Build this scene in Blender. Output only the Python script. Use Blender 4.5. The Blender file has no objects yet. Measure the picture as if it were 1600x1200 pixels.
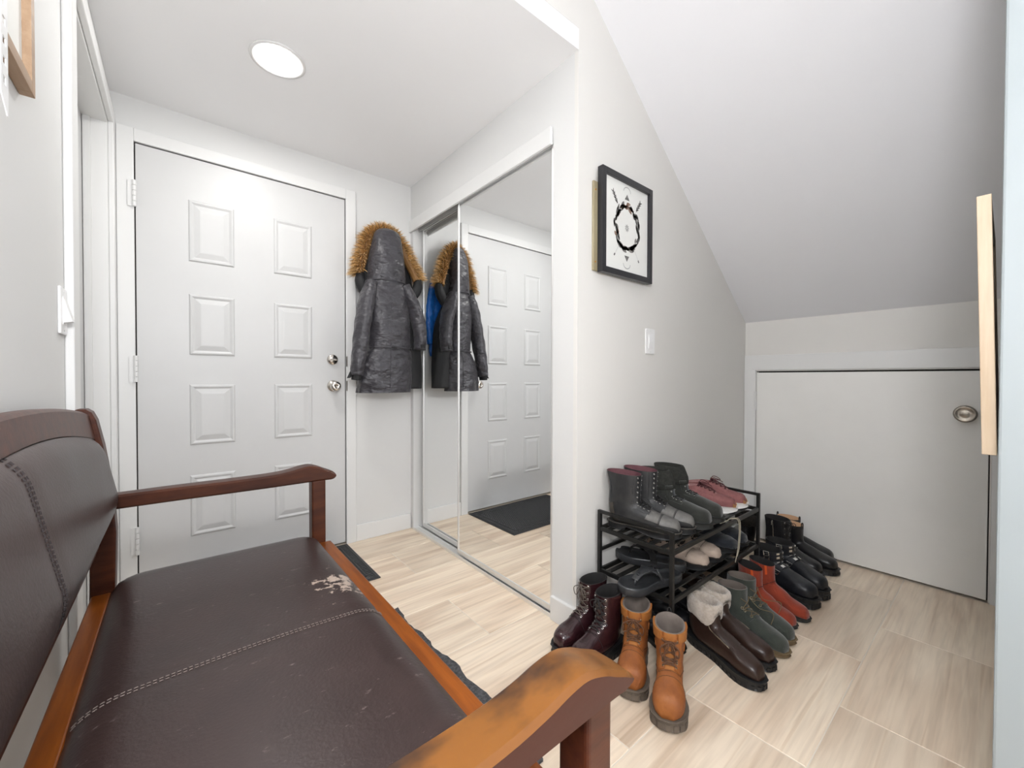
import bpy, math, random
from mathutils import Vector, Matrix
random.seed(7)
sc = bpy.context.scene
COL = sc.collection
R = math.radians

# ------------------------------------------------------------------ camera, world, exposure
cam = bpy.data.objects.new('camera', bpy.data.cameras.new('camera'))
COL.objects.link(cam)
sc.camera = cam
cam.data.sensor_width = 36.0
cam.data.lens = 36.0 * 635.1 / 1600.0
cam.data.clip_start = 0.02
CAM_H = 0.99
YAW, PITCH, ROLL = R(39.362), R(0.749), R(0.148)
_f = Vector((math.sin(YAW) * math.cos(PITCH), math.cos(YAW) * math.cos(PITCH), -math.sin(PITCH)))
_r = Vector((math.cos(YAW), -math.sin(YAW), 0)); _u = _r.cross(_f)
_r2 = _r * math.cos(ROLL) + _u * math.sin(ROLL); _u2 = -_r * math.sin(ROLL) + _u * math.cos(ROLL)
m = Matrix((_r2, _u2, -_f)).transposed().to_4x4(); m.translation = Vector((0, 0, CAM_H))
cam.matrix_world = m

w = bpy.data.worlds.new('world'); sc.world = w; w.use_nodes = True
w.node_tree.nodes['Background'].inputs[0].default_value = (0.93, 0.96, 1.0, 1)
w.node_tree.nodes["Background"].inputs[1].default_value = 1.1
sc.view_settings.view_transform = 'Standard'; sc.view_settings.look = 'None'
sc.view_settings.gamma = 1; sc.view_settings.use_curve_mapping = False
sc.view_settings.exposure = 0.70
DOWNLIGHT_STRENGTH = 85.0
FILL_STRENGTH = 66.0  # strength of the added fill lamp behind the camera

# ------------------------------------------------------------------ measurements of the room
YD, XC, ZC, YP, XA, XL = 2.503, 1.188, 2.2457, 1.052, 2.767, -0.225
ZU = 2.62            # higher ceiling over the hall
SLOPE = -0.765       # underside of the stairs
YE = 0.010           # face of the partition that closes the nook
def slope_z(x): return 1.3444 + SLOPE * (x - XA)

# ------------------------------------------------------------------ materials
def mat(name, c1, rough=0.5, metal=0.0, c2=None, scale=8.0, stretch=(1, 1, 1), lo=0.35, hi=0.65,
        bump=0.0, bscale=60.0, bdist=0.004, bstretch=None, spec=0.5, coat=0.0, rand=0.0, detail=4.0, emit=None, sheen=0.0, rvar=0.0):
    M = bpy.data.materials.new(name); M.use_nodes = True
    nt = M.node_tree; N = nt.nodes; Lk = nt.links
    b = N['Principled BSDF']
    b.inputs['Base Color'].default_value = (*c1, 1); b.inputs['Roughness'].default_value = rough
    b.inputs['Metallic'].default_value = metal; b.inputs['Specular IOR Level'].default_value = spec
    b.inputs['Coat Weight'].default_value = coat
    if sheen: b.inputs['Sheen Weight'].default_value = sheen
    if emit:
        b.inputs['Emission Color'].default_value = (*emit[0], 1); b.inputs['Emission Strength'].default_value = emit[1]
    if c2 is None and bump == 0: return M
    tc = N.new('ShaderNodeTexCoord'); vec = tc.outputs['Object']
    if rand:
        oi = N.new('ShaderNodeObjectInfo'); ml = N.new('ShaderNodeMath'); ml.operation = 'MULTIPLY'; ml.inputs[1].default_value = 37.0
        Lk.new(oi.outputs['Random'], ml.inputs[0])
        va = N.new('ShaderNodeVectorMath'); va.operation = 'ADD'
        Lk.new(vec, va.inputs[0]); Lk.new(ml.outputs[0], va.inputs[1]); vec = va.outputs[0]
    if c2 is not None:
        mp = N.new('ShaderNodeMapping'); mp.inputs['Scale'].default_value = stretch; Lk.new(vec, mp.inputs[0])
        nz = N.new('ShaderNodeTexNoise'); nz.inputs['Scale'].default_value = scale; nz.inputs['Detail'].default_value = detail
        nz.inputs['Roughness'].default_value = 0.6
        Lk.new(mp.outputs[0], nz.inputs['Vector'])
        cr = N.new('ShaderNodeValToRGB'); cr.color_ramp.elements[0].position = lo; cr.color_ramp.elements[1].position = hi
        cr.color_ramp.elements[0].color = (*c1, 1); cr.color_ramp.elements[1].color = (*c2, 1)
        Lk.new(nz.outputs['Fac'], cr.inputs[0])
        out = cr.outputs[0]
        if rand:
            hv = N.new('ShaderNodeHueSaturation'); mr = N.new('ShaderNodeMapRange')
            mr.inputs['To Min'].default_value = 1 - rand; mr.inputs['To Max'].default_value = 1 + rand
            Lk.new(oi.outputs['Random'], mr.inputs['Value']); Lk.new(mr.outputs[0], hv.inputs['Value']); Lk.new(out, hv.inputs['Color'])
            out = hv.outputs[0]
        Lk.new(out, b.inputs['Base Color'])
        if rvar:
            mr2 = N.new('ShaderNodeMapRange'); mr2.inputs['To Min'].default_value = max(0.03, rough - rvar); mr2.inputs['To Max'].default_value = rough + rvar
            Lk.new(nz.outputs['Fac'], mr2.inputs['Value']); Lk.new(mr2.outputs[0], b.inputs['Roughness'])
    if bump:
        mp2 = N.new('ShaderNodeMapping'); mp2.inputs['Scale'].default_value = bstretch or stretch; Lk.new(vec, mp2.inputs[0])
        n2 = N.new('ShaderNodeTexNoise'); n2.inputs['Scale'].default_value = bscale; n2.inputs['Detail'].default_value = 3
        Lk.new(mp2.outputs[0], n2.inputs['Vector'])
        bp = N.new('ShaderNodeBump'); bp.inputs['Strength'].default_value = bump; bp.inputs['Distance'].default_value = bdist
        Lk.new(n2.outputs['Fac'], bp.inputs['Height']); Lk.new(bp.outputs[0], b.inputs['Normal'])
    return M

m_wall = mat('wall_paint', (0.735, 0.72, 0.69), 0.75, bump=0.03, bscale=160)
m_wall_white = mat('white_wall_paint', (0.70, 0.70, 0.69), 0.65, bump=0.03, bscale=160)
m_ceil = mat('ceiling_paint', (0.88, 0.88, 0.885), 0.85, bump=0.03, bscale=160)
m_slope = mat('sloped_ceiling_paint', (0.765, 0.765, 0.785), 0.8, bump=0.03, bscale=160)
m_trim = mat('white_trim_paint', (0.75, 0.75, 0.74), 0.4, bump=0.02, bscale=60)
m_door = mat('door_paint', (0.62, 0.62, 0.617), 0.42, c2=(0.60, 0.60, 0.597), scale=2.5, bump=0.02, bscale=30)
m_adoor = mat('access_door_paint', (0.86, 0.85, 0.82), 0.5, c2=(0.83, 0.82, 0.79), scale=3, bump=0.03, bscale=25)
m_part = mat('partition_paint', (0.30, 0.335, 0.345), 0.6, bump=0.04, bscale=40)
m_gap_shade = mat('painted_gap_shade', (0.03, 0.025, 0.02), 0.9)  # near-black colour standing in for the shade inside door gaps
m_mirror = mat('mirror_glass', (0.93, 0.94, 0.94), 0.0, 1.0)
m_alu = mat('brushed_aluminium', (0.80, 0.80, 0.79), 0.42, 0.7, bump=0.02, bscale=90)
m_nickel = mat('satin_nickel', (0.66, 0.62, 0.57), 0.2, 1.0)
m_pewter = mat('aged_pewter_knob', (0.28, 0.25, 0.22), 0.3, 1.0, c2=(0.40, 0.36, 0.31), scale=20)
m_brass = mat('brass_rose', (0.62, 0.30, 0.07), 0.35, 1.0)
m_plastic = mat('white_plastic', (0.85, 0.85, 0.85), 0.35)
m_grout = mat('grout', (0.70, 0.63, 0.54), 0.9, bump=0.1, bscale=200)
m_blackmetal = mat('black_metal', (0.012, 0.012, 0.0115), 0.38, 0.2, bump=0.05, bscale=120)
m_lens = mat('lamp_lens', (1, 1, 1), 0.5, emit=((1.0, 0.985, 0.96), DOWNLIGHT_STRENGTH))
m_fill = mat('fill_lamp_globe', (1, 1, 1), 0.5, emit=((0.98, 0.98, 1.0), FILL_STRENGTH))
m_rubber = mat('black_rubber', (0.040, 0.040, 0.042), 0.6, bump=0.4, bscale=150)
m_rug = mat('dark_grey_rug', (0.035, 0.036, 0.038), 0.95, c2=(0.10, 0.10, 0.105), scale=90, bump=0.8, bscale=220)
m_oak = mat('pale_wood', (0.50, 0.395, 0.28), 0.5, c2=(0.44, 0.33, 0.22), scale=9, stretch=(6, 6, 0.5), bump=0.05)
m_oak2 = mat('oak_frame', (0.40, 0.27, 0.17), 0.5, c2=(0.33, 0.21, 0.125), scale=9, stretch=(8, 0.8, 8), bump=0.08)
m_batten = mat('olive_batten', (0.36, 0.31, 0.20), 0.6, c2=(0.30, 0.25, 0.15), scale=12, stretch=(5, 5, .6))
m_blackframe = mat('black_frame', (0.016, 0.016, 0.019), 0.35)
m_paper = mat('print_paper', (0.80, 0.80, 0.77), 0.6)
m_ink = mat('print_ink', (0.06, 0.06, 0.06), 0.7, c2=(0.30, 0.29, 0.27), scale=70)
m_ink2 = mat('print_brown_ink', (0.16, 0.075, 0.045), 0.7, c2=(0.34, 0.25, 0.2), scale=70)
m_inklight = mat('print_pale_ink', (0.42, 0.42, 0.41), 0.7)

def tile_material():
    M = bpy.data.materials.new('stone_look_tile'); M.use_nodes = True
    nt = M.node_tree; N = nt.nodes; L = nt.links; b = N['Principled BSDF']
    tc = N.new('ShaderNodeTexCoord'); oi = N.new('ShaderNodeObjectInfo')
    ml = N.new('ShaderNodeMath'); ml.operation = 'MULTIPLY'; ml.inputs[1].default_value = 53.0; L.new(oi.outputs['Random'], ml.inputs[0])
    va = N.new('ShaderNodeVectorMath'); va.operation = 'ADD'; L.new(tc.outputs['Object'], va.inputs[0]); L.new(ml.outputs[0], va.inputs[1])
    def noise(sx, sy, scale, det, dist=0.0):
        mp = N.new('ShaderNodeMapping'); mp.inputs['Scale'].default_value = (sx, sy, 1); L.new(va.outputs[0], mp.inputs[0])
        n = N.new('ShaderNodeTexNoise'); n.inputs['Scale'].default_value = scale; n.inputs['Detail'].default_value = det
        n.inputs['Distortion'].default_value = dist; L.new(mp.outputs[0], n.inputs[0]); return n
    broad = noise(0.9, 7, 1.6, 3, 0.6); fine = noise(1.2, 26, 3.0, 5, 0.25); vein = noise(0.35, 12, 3.2, 2, 0.5)
    cr = N.new('ShaderNodeValToRGB'); e = cr.color_ramp.elements
    e[0].position = 0.3; e[0].color = (0.60, 0.465, 0.345, 1); e[1].position = 0.62; e[1].color = (0.81, 0.695, 0.555, 1)
    L.new(broad.outputs['Fac'], cr.inputs[0])
    cf = N.new('ShaderNodeValToRGB'); e = cf.color_ramp.elements
    e[0].position = 0.3; e[0].color = (0.88, 0.86, 0.84, 1); e[1].position = 0.6; e[1].color = (1.04, 1.03, 1.02, 1)
    L.new(fine.outputs['Fac'], cf.inputs[0])
    mx = N.new('ShaderNodeMix'); mx.data_type = 'RGBA'; mx.blend_type = 'MULTIPLY'; mx.inputs[0].default_value = 1
    L.new(cr.outputs[0], mx.inputs[6]); L.new(cf.outputs[0], mx.inputs[7])
    cv = N.new('ShaderNodeValToRGB'); e = cv.color_ramp.elements
    e[0].position = 0.30; e[0].color = (0.74, 0.66, 0.58, 1); e[1].position = 0.38; e[1].color = (1, 1, 1, 1)
    L.new(vein.outputs['Fac'], cv.inputs[0])
    mx2 = N.new('ShaderNodeMix'); mx2.data_type = 'RGBA'; mx2.blend_type = 'MULTIPLY'; mx2.inputs[0].default_value = 0.5
    L.new(mx.outputs[2], mx2.inputs[6]); L.new(cv.outputs[0], mx2.inputs[7])
    hv = N.new('ShaderNodeHueSaturation'); mr = N.new('ShaderNodeMapRange'); mr.inputs['To Min'].default_value = 0.90; mr.inputs['To Max'].default_value = 1.10
    L.new(oi.outputs['Random'], mr.inputs['Value']); L.new(mr.outputs[0], hv.inputs['Value']); L.new(mx2.outputs[2], hv.inputs['Color'])
    L.new(hv.outputs[0], b.inputs['Base Color']); b.inputs['Roughness'].default_value = 0.38
    bp = N.new('ShaderNodeBump'); bp.inputs['Strength'].default_value = 0.06; bp.inputs['Distance'].default_value = 0.003
    L.new(fine.outputs['Fac'], bp.inputs['Height']); L.new(bp.outputs[0], b.inputs['Normal'])
    return M
m_tile = tile_material()

# ------------------------------------------------------------------ mesh helpers
class MB:
    def __init__(s): s.v = []; s.f = []
    def add(s, vs, fs):
        o = len(s.v); s.v += [tuple(p) for p in vs]; s.f += [tuple(i + o for i in q) for q in fs]; return s
    def box(s, a, b):
        x0, y0, z0 = a; x1, y1, z1 = b
        return s.add([(x0, y0, z0), (x1, y0, z0), (x1, y1, z0), (x0, y1, z0), (x0, y0, z1), (x1, y0, z1), (x1, y1, z1), (x0, y1, z1)],
                     [(0, 3, 2, 1), (4, 5, 6, 7), (0, 1, 5, 4), (1, 2, 6, 5), (2, 3, 7, 6), (3, 0, 4, 7)])
    def hexa(s, P): return s.add(P, [(0, 3, 2, 1), (4, 5, 6, 7), (0, 1, 5, 4), (1, 2, 6, 5), (2, 3, 7, 6), (3, 0, 4, 7)])
    def rings(s, rs, cap0=True, cap1=True, close=True):
        n = len(rs[0]); vs = [p for r in rs for p in r]; fs = []
        for i in range(len(rs) - 1):
            for j in range(n if close else n - 1):
                k = (j + 1) % n; fs.append((i * n + j, i * n + k, (i + 1) * n + k, (i + 1) * n + j))
        if cap0: fs.append(tuple(range(n - 1, -1, -1)))
        if cap1: fs.append(tuple((len(rs) - 1) * n + j for j in range(n)))
        return s.add(vs, fs)
    def tube(s, pts, r, n=6, caps=True):
        pts = [Vector(p) for p in pts]; rs = []; k = len(pts); nrm = None
        for i, p in enumerate(pts):
            t = (pts[min(i + 1, k - 1)] - pts[max(i - 1, 0)])
            if t.length < 1e-9: t = Vector((0, 0, 1))
            t.normalize()
            if nrm is None:
                nrm = t.cross(Vector((0, 0, 1)) if abs(t.z) < 0.9 else Vector((1, 0, 0)))
            nrm = nrm - t * nrm.dot(t)
            if nrm.length < 1e-9: nrm = t.orthogonal()
            nrm.normalize(); b = t.cross(nrm); rr = r[i] if isinstance(r, (list, tuple)) else r
            rs.append([p + (nrm * math.cos(2 * math.pi * j / n) + b * math.sin(2 * math.pi * j / n)) * rr for j in range(n)])
        return s.rings(rs, caps, caps)
    def lathe(s, prof, n=24, org=(0, 0, 0), axis='z'):
        rs = []
        for (r, h) in prof:
            ring = []
            for j in range(n):
                a = 2 * math.pi * j / n; c, d = r * math.cos(a), r * math.sin(a)
                q = {'z': (c, d, h), 'y': (c, h, d), 'x': (h, c, d), '-y': (c, -h, -d), '-x': (-h, c, -d), '-z': (c, -d, -h)}[axis]
                ring.append((q[0] + org[0], q[1] + org[1], q[2] + org[2]))
            rs.append(ring)
        return s.rings(rs)
    def torus(s, c, n, r1, r2, a=14, b=5):
        n = Vector(n).normalized(); u = n.orthogonal().normalized(); v = n.cross(u); c = Vector(c); vs = []; fs = []
        for i in range(a):
            A = 2 * math.pi * i / a; d = u * math.cos(A) + v * math.sin(A)
            for j in range(b):
                B = 2 * math.pi * j / b; vs.append(c + d * (r1 + r2 * math.cos(B)) + n * r2 * math.sin(B))
        for i in range(a):
            for j in range(b):
                i2, j2 = (i + 1) % a, (j + 1) % b; fs.append((i * b + j, i2 * b + j, i2 * b + j2, i * b + j2))
        return s.add(vs, fs)
    def build(s, name, M, parent=None, smooth=False, bevel=0.0, seg=2, sub=0):
        me = bpy.data.meshes.new(name); me.from_pydata(s.v, [], s.f); me.update(); me.materials.append(M)
        if smooth:
            for p in me.polygons: p.use_smooth = True
        o = bpy.data.objects.new(name, me); COL.objects.link(o)
        if parent is not None: o.parent = parent
        if bevel:
            md = o.modifiers.new('bevel', 'BEVEL'); md.width = bevel; md.segments = seg; md.limit_method = 'ANGLE'; md.angle_limit = R(40)
        if sub:
            md = o.modifiers.new('sub', 'SUBSURF'); md.levels = sub; md.render_levels = sub
        return o

def fixn(o):
    import bmesh
    bm = bmesh.new(); bm.from_mesh(o.data); bmesh.ops.recalc_face_normals(bm, faces=bm.faces); bm.to_mesh(o.data); bm.free(); return o
def empty(name, loc=(0, 0, 0), rz=0.0, rot=None):
    o = bpy.data.objects.new(name, None); COL.objects.link(o); o.location = loc; o.empty_display_size = 0.05
    o.rotation_euler = rot if rot else (0, 0, rz); return o
def tag(o, label, cat, group=None):
    o['label'] = label; o['category'] = cat
    if group: o['group'] = group
    return o
def struct(o, label=None):
    o['kind'] = 'structure'
    if label: o['label'] = label
    return o
def bx(name, a, b, M, parent=None, bevel=0.0): return MB().box(a, b).build(name, M, parent, bevel=bevel)
def lerp(a, b, t): return a + (b - a) * t
def catmull(P, u):
    n = len(P) - 1; x = max(0.0, min(1.0, u)) * n; i = min(int(x), n - 1); t = x - i
    p0, p1, p2, p3 = P[max(i - 1, 0)], P[i], P[i + 1], P[min(i + 2, n)]
    return tuple(0.5 * (2 * b + (c - a) * t + (2 * a - 5 * b + 4 * c - d) * t * t + (-a + 3 * b - 3 * c + d) * t ** 3) for a, b, c, d in zip(p0, p1, p2, p3))
def spline(P, n): return [catmull(P, i / (n - 1)) for i in range(n)]

# ================================================================== ROOM SHELL
HY = -1.5   # where the hall behind the camera opens to the house
floor = struct(bx('floor', (XL - 0.12, HY, -0.06), (XA + 0.12, YD + 0.12, -0.0014), m_grout), 'pale wood-look stone tile floor with thin grout lines')
PY, PX = 0.3163, 0.6175
tile_cache = {}
def tile_mesh(lx, ly):
    key = (round(lx, 4), round(ly, 4))
    if key in tile_cache: return tile_cache[key]
    g = 0.0016; c = 0.0014
    mb = MB(); a, b = lx / 2 - g, ly / 2 - g
    mb.rings([[(-a, -b, -0.004), (a, -b, -0.004), (a, b, -0.004), (-a, b, -0.004)],
              [(-a, -b, -c), (a, -b, -c), (a, b, -c), (-a, b, -c)],
              [(-a + c, -b + c, 0), (a - c, -b + c, 0), (a - c, b - c, 0), (-a + c, b - c, 0)]], False, True)
    me = bpy.data.meshes.new('tile'); me.from_pydata(mb.v, [], mb.f); me.update(); me.materials.append(m_tile)
    tile_cache[key] = me; return me
for k in range(-5, 8):
    y0, y1 = max(-0.003 + k * PY, HY), min(-0.003 + (k + 1) * PY, YD)
    off = 0.927 if k % 2 == 0 else 1.232
    for n in range(-3, 5):
        x0, x1 = max(off + n * PX, XL), min(off + (n + 1) * PX, XA)
        if x1 - x0 < 0.02 or y1 - y0 < 0.02: continue
        t = bpy.data.objects.new('tile', tile_mesh(x1 - x0, y1 - y0)); COL.objects.link(t); t.parent = floor
        t.location = ((x0 + x1) / 2, (y0 + y1) / 2, 0)

# back wall with the entry door
DX0, DX1, DZ = -0.145, 0.766, 2.045
wb = MB().box((XL - 0.1, YD, 0), (DX0 - 0.012, YD + 0.12, ZC)).box((DX1 + 0.012, YD, 0), (XC + 0.7, YD + 0.12, ZC)).box((DX0 - 0.012, YD, DZ + 0.012), (DX1 + 0.012, YD + 0.12, ZC)).box((DX0 - 0.012, YD + 0.06, 0), (DX1 + 0.012, YD + 0.12, DZ + 0.012))
struct(wb.build('wall_back', m_wall_white), 'white entry wall behind the panelled door')
struct(MB().box((DX0 - 0.0115, YD + 0.045, 0.0), (DX1 + 0.0115, YD + 0.058, DZ + 0.011)).build('trim_1', m_gap_shade), 'near-black backing painted as shade in the gap around the entry door')  # dark sheet behind the door, painted in place of gap shade
tr = MB().box((-0.207, YD - 0.016, 0), (DX0 - 0.004, YD, DZ + 0.062)).box((DX1 + 0.004, YD - 0.016, 0), (DX1 + 0.061, YD, DZ + 0.062)).box((DX0 - 0.004, YD - 0.016, DZ + 0.004), (DX1 + 0.004, YD, DZ + 0.062))
struct(tr.build('trim_2', m_trim, bevel=0.003), 'white casing around the entry door')
door = struct(bx('door_1', (DX0, YD - 0.004, 0.012), (DX1, YD + 0.04, DZ), m_door, bevel=0.002), 'white eight-panel entry door')
def panel(x0, x1, z0, z1):
    mb = MB(); y = YD - 0.0042
    def rect(i, d): return [(x0 + i, y - d, z0 + i), (x1 - i, y - d, z0 + i), (x1 - i, y - d, z1 - i), (x0 + i, y - d, z1 - i)]
    mb.rings([rect(0, -0.001), rect(0.006, 0.006), rect(0.012, 0.007), rect(0.022, 0.0015), rect(0.045, 0.008), rect(0.05, 0.0085)], False, True)
    return fixn(mb.build('panel', m_door, door))
for (x0, x1) in ((0.04, 0.224), (0.397, 0.586)):
    for (z0, z1) in ((1.55, 1.845), (1.10, 1.395), (0.664, 0.959), (0.222, 0.518)): panel(x0, x1, z0, z1)
def hinge(z0, z1, x, y, parent, M=m_nickel, ax='y'):
    mb = MB()
    n = 5
    for i in range(n):
        a, b = lerp(z0, z1, i / n) + 0.0008, lerp(z0, z1, (i + 1) / n) - 0.0008
        mb.lathe([(0.0001, a), (0.0075, a), (0.0075, b), (0.0001, b)], 12, (x, y, 0))
    if ax == 'y': mb.box((x - 0.022, y + 0.002, z0), (x, y + 0.006, z1))
    else: mb.box((x + 0.002, y, z0), (x + 0.006, y + 0.02, z1))
    return mb.build('hinge', M, parent)
for z0, z1 in ((1.755, 1.872), (0.97, 1.09), (0.19, 0.315)): hinge(z0, z1, DX0 - 0.003, YD - 0.0235, door, m_trim)
# handle and deadbolt
kn = MB().lathe([(0.0001, 0.0), (0.033, 0.0), (0.033, 0.004), (0.027, 0.009), (0.013, 0.012), (0.012, 0.03), (0.022, 0.038), (0.029, 0.05), (0.0285, 0.06), (0.022, 0.068), (0.010, 0.071), (0.0085, 0.068), (0.0001, 0.067)], 28, (0.697, YD - 0.004, 0.945), '-y')
kno = kn.build('doorknob', m_nickel, door, smooth=True); kno['label'] = 'round satin nickel doorknob'
kb = MB().box((0.6955, YD - 0.075, 0.937), (0.6985, YD - 0.072, 0.953)).build('lock_button', m_pewter, kno)
db = MB().lathe([(0.0001, 0), (0.030, 0), (0.030, 0.008), (0.026, 0.013), (0.0001, 0.014)], 28, (0.694, YD - 0.004, 1.098), '-y').build('deadbolt', m_nickel, door, smooth=True)
MB().box((0.672, YD - 0.030, 1.093), (0.716, YD - 0.018, 1.103)).build('thumb_turn', m_nickel, db, bevel=0.002)
for z0, z1 in ((1.06, 1.12), (0.915, 0.975)): MB().box((DX1 + 0.003, YD - 0.0175, z0), (DX1 + 0.0095, YD - 0.0155, z1)).build('strike_plate', m_pewter, door)

# baseboard
def baseboard(name, a, b, lab): return struct(bx(name, a, b, m_trim, bevel=0.003), lab)
baseboard('baseboard_back', (DX1 + 0.062, YD - 0.013, 0), (XC - 0.005, YD, 0.098), 'white baseboard right of the entry door')
baseboard('baseboard_column', (XC - 0.013, YP - 0.013, 0), (XC + 0.09, YP + 0.131, 0.098), 'white baseboard wrapping the closet column')
baseboard('baseboard_left', (XL, HY, 0), (XL + 0.013, 1.525, 0.098), 'white baseboard behind the bench')
baseboard('baseboard_picture', (XC + 0.092, YP - 0.013, 0), (XA - 0.002, YP, 0.098), 'white baseboard under the small framed print')

# left wall with the doorway near the entry
LY0, LY1, LZ = 1.61, 2.425, 2.075
wl = MB().box((XL - 0.12, HY, 0), (XL, LY0, ZU)).box((XL - 0.12, LY1, 0), (XL, YD, ZC)).box((XL - 0.12, LY0, LZ), (XL, LY1, ZC)).box((XL - 0.12, LY0, ZC), (XL, YP + 0.6, ZU))
struct(wl.build('wall_left', m_wall_white), 'white side wall with the light switch')
struct(MB().box((XL, LY0 - 0.08, 0), (XL + 0.018, LY0, LZ + 0.06)).box((XL, LY1, 0), (XL + 0.018, YD - 0.018, LZ + 0.06)).box((XL, LY0, LZ), (XL + 0.018, LY1, LZ + 0.06)).build('trim_3', m_trim, bevel=0.003), 'white casing of the side doorway')
struct(MB().box((XL - 0.12, LY0, 0), (XL - 0.001, LY0 + 0.012, LZ)).box((XL - 0.12, LY1 - 0.012, 0), (XL - 0.001, LY1, LZ)).box((XL - 0.12, LY0 + 0.012, LZ - 0.012), (XL - 0.001, LY1 - 0.012, LZ)).box((XL - 0.072, LY1 - 0.024, 0), (XL - 0.05, LY1 - 0.012, LZ - 0.012)).build('trim_4', m_trim), 'white jamb of the side doorway')
struct(bx('door_2', (XL - 0.115, LY0 + 0.014, 0.01), (XL - 0.075, LY1 - 0.014, LZ - 0.014), m_door), 'white door in the side doorway')

# ceilings
struct(MB().box((XL - 0.12, YP, ZC), (XC, YD + 0.12, ZC + 0.08)).box((XC, YP + 0.021, ZC), (XC + 0.7, YD + 0.12, ZC + 0.08)).build('ceiling', m_ceil), 'flat white ceiling over the entry')
struct(bx('ceiling_hall', (XL - 0.12, HY, ZU), (2.9, YP, ZU + 0.08), m_ceil), 'higher white ceiling over the hall')
struct(bx('trim_5', (XL, YP, ZC + 0.081), (XC, YP + 0.05, ZU), m_wall), 'bulkhead where the ceiling steps up')
# stair underside
x0 = XA + (ZU + 0.05 - 1.3444) / SLOPE
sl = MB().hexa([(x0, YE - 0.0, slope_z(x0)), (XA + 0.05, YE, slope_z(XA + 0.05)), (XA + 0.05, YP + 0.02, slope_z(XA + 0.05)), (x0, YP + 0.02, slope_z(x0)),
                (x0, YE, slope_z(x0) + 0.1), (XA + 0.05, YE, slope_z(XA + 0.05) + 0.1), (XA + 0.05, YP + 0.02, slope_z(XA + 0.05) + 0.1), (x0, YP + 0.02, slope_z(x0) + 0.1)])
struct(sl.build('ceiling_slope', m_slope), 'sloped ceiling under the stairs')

# closet wall: header, column, side jamb, mirrored doors
CY0, CY1, CZ = 1.186, 2.468, 2.02
struct(MB().box((XC, YP + 0.02, 0), (XC + 0.10, CY0, ZC)).box((XC, CY0, 1.995), (XC + 0.10, YD, ZC)).box((XC, CY1, 0), (XC + 0.10, YD, 1.995)).build('wall_closet', m_wall_white), 'white closet wall around the mirror doors')
struct(bx('trim_6', (XC - 0.014, CY0 + 0.002, 1.945), (XC - 0.0005, YD - 0.001, 2.018), m_trim, bevel=0.003), 'white valance hiding the top track of the closet')
struct(bx('wall_closet_inner', (XC + 0.62, YP + 0.02, 0), (XC + 0.7, YD, ZC), m_wall_white))
trk = MB().box((XC - 0.004, CY0, 0), (XC + 0.085, CY1, 0.006)).box((XC - 0.004, CY0, 0.006), (XC - 0.0005, CY1, 0.016)).box((XC + 0.036, CY0, 0.006), (XC + 0.040, CY1, 0.014)).box((XC + 0.078, CY0, 0.006), (XC + 0.085, CY1, 0.016))
struct(trk.build('trim_7', m_alu), 'aluminium floor track of the closet doors')
tt = MB().box((XC + 0.001, CY0 + 0.001, 1.952), (XC + 0.003, CY1 - 0.001, 1.995)).box((XC + 0.036, CY0 + 0.001, 1.952), (XC + 0.040, CY1 - 0.001, 1.995)).box((XC + 0.082, CY0 + 0.001, 1.952), (XC + 0.086, CY1 - 0.001, 1.995))
struct(tt.build('trim_8', m_alu), 'aluminium top track of the closet doors')
def mirror_door(name, xf, y0, y1, z0, z1, lab):
    root = empty(name, (xf, (y0 + y1) / 2, z0)); struct(root, lab)
    o = Vector(root.location)
    def P(a, b): return tuple(Vector(a) - o), tuple(Vector(b) - o)
    bx('mirror_panel', *P((xf + 0.004, y0 + 0.010, z0 + 0.012), (xf + 0.010, y1 - 0.010, z1 - 0.012)), m_mirror, root)
    for yy in (y0, y1 - 0.014):
        mb = MB().box(*P((xf, yy, z0), (xf + 0.022, yy + 0.014, z1))); mb.build('stile', m_alu, root, bevel=0.003)
    MB().box(*P((xf, y0 + 0.014, z0), (xf + 0.022, y1 - 0.014, z0 + 0.026))).build('bottom_rail', m_alu, root, bevel=0.002)
    MB().box(*P((xf, y0 + 0.014, z1 - 0.012), (xf + 0.022, y1 - 0.014, z1))).build('top_rail', m_alu, root, bevel=0.002)
    return root
mirror_door('door_3', XC + 0.007, CY0 + 0.004, 1.936, 0.017, 1.962, 'front sliding mirror door beside the column')
mirror_door('door_4', XC + 0.048, 1.88, CY1 - 0.035, 0.017, 1.962, 'rear sliding mirror door by the coats')

# picture wall and stair end
pw = MB(); zl = ZU
pts = [(XC, 0), (XA + 0.12, 0), (XA + 0.12, slope_z(XA + 0.12) + 0.08), (XC, slope_z(XC) + 0.08)]
pw.rings([[(x, YP, z) for x, z in pts], [(x, YP + 0.02, z) for x, z in pts]])
struct(fixn(pw.build('wall_picture', m_wall)), 'greige wall behind the shoe rack')
wa = MB().box((XA, YE, 1.04), (XA + 0.1, YP, 1.36)).box((XA, 0.985, 0), (XA + 0.1, YP, 1.04)).box((XA, -0.12, 0), (XA + 0.1, 0.045, 1.04)).box((XA + 0.06, 0.045, 0), (XA + 0.1, 0.985, 1.04))
struct(wa.build('wall_access', m_wall), 'low end wall under the stairs')
struct(MB().box((XA - 0.012, 0.040, 1.046), (XA, YP - 0.001, 1.137)).box((XA - 0.012, 0.987, 0), (XA, YP - 0.001, 1.046)).box((XA - 0.012, YE + 0.001, 0), (XA, 0.040, 1.137)).build('trim_9', m_trim, bevel=0.002), 'white casing of the low storage door')
ad = struct(bx('door_5', (XA - 0.006, 0.049, 0.012), (XA + 0.03, 0.982, 1.031), m_adoor, bevel=0.002), 'low flat storage door under the stairs')
struct(bx('trim_10', (XA + 0.031, 0.046, 0.001), (XA + 0.058, 0.984, 1.039), m_gap_shade), 'near-black backing painted as shade in the gap around the low storage door')  # dark box added behind the door so its gap reads as shade
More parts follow.
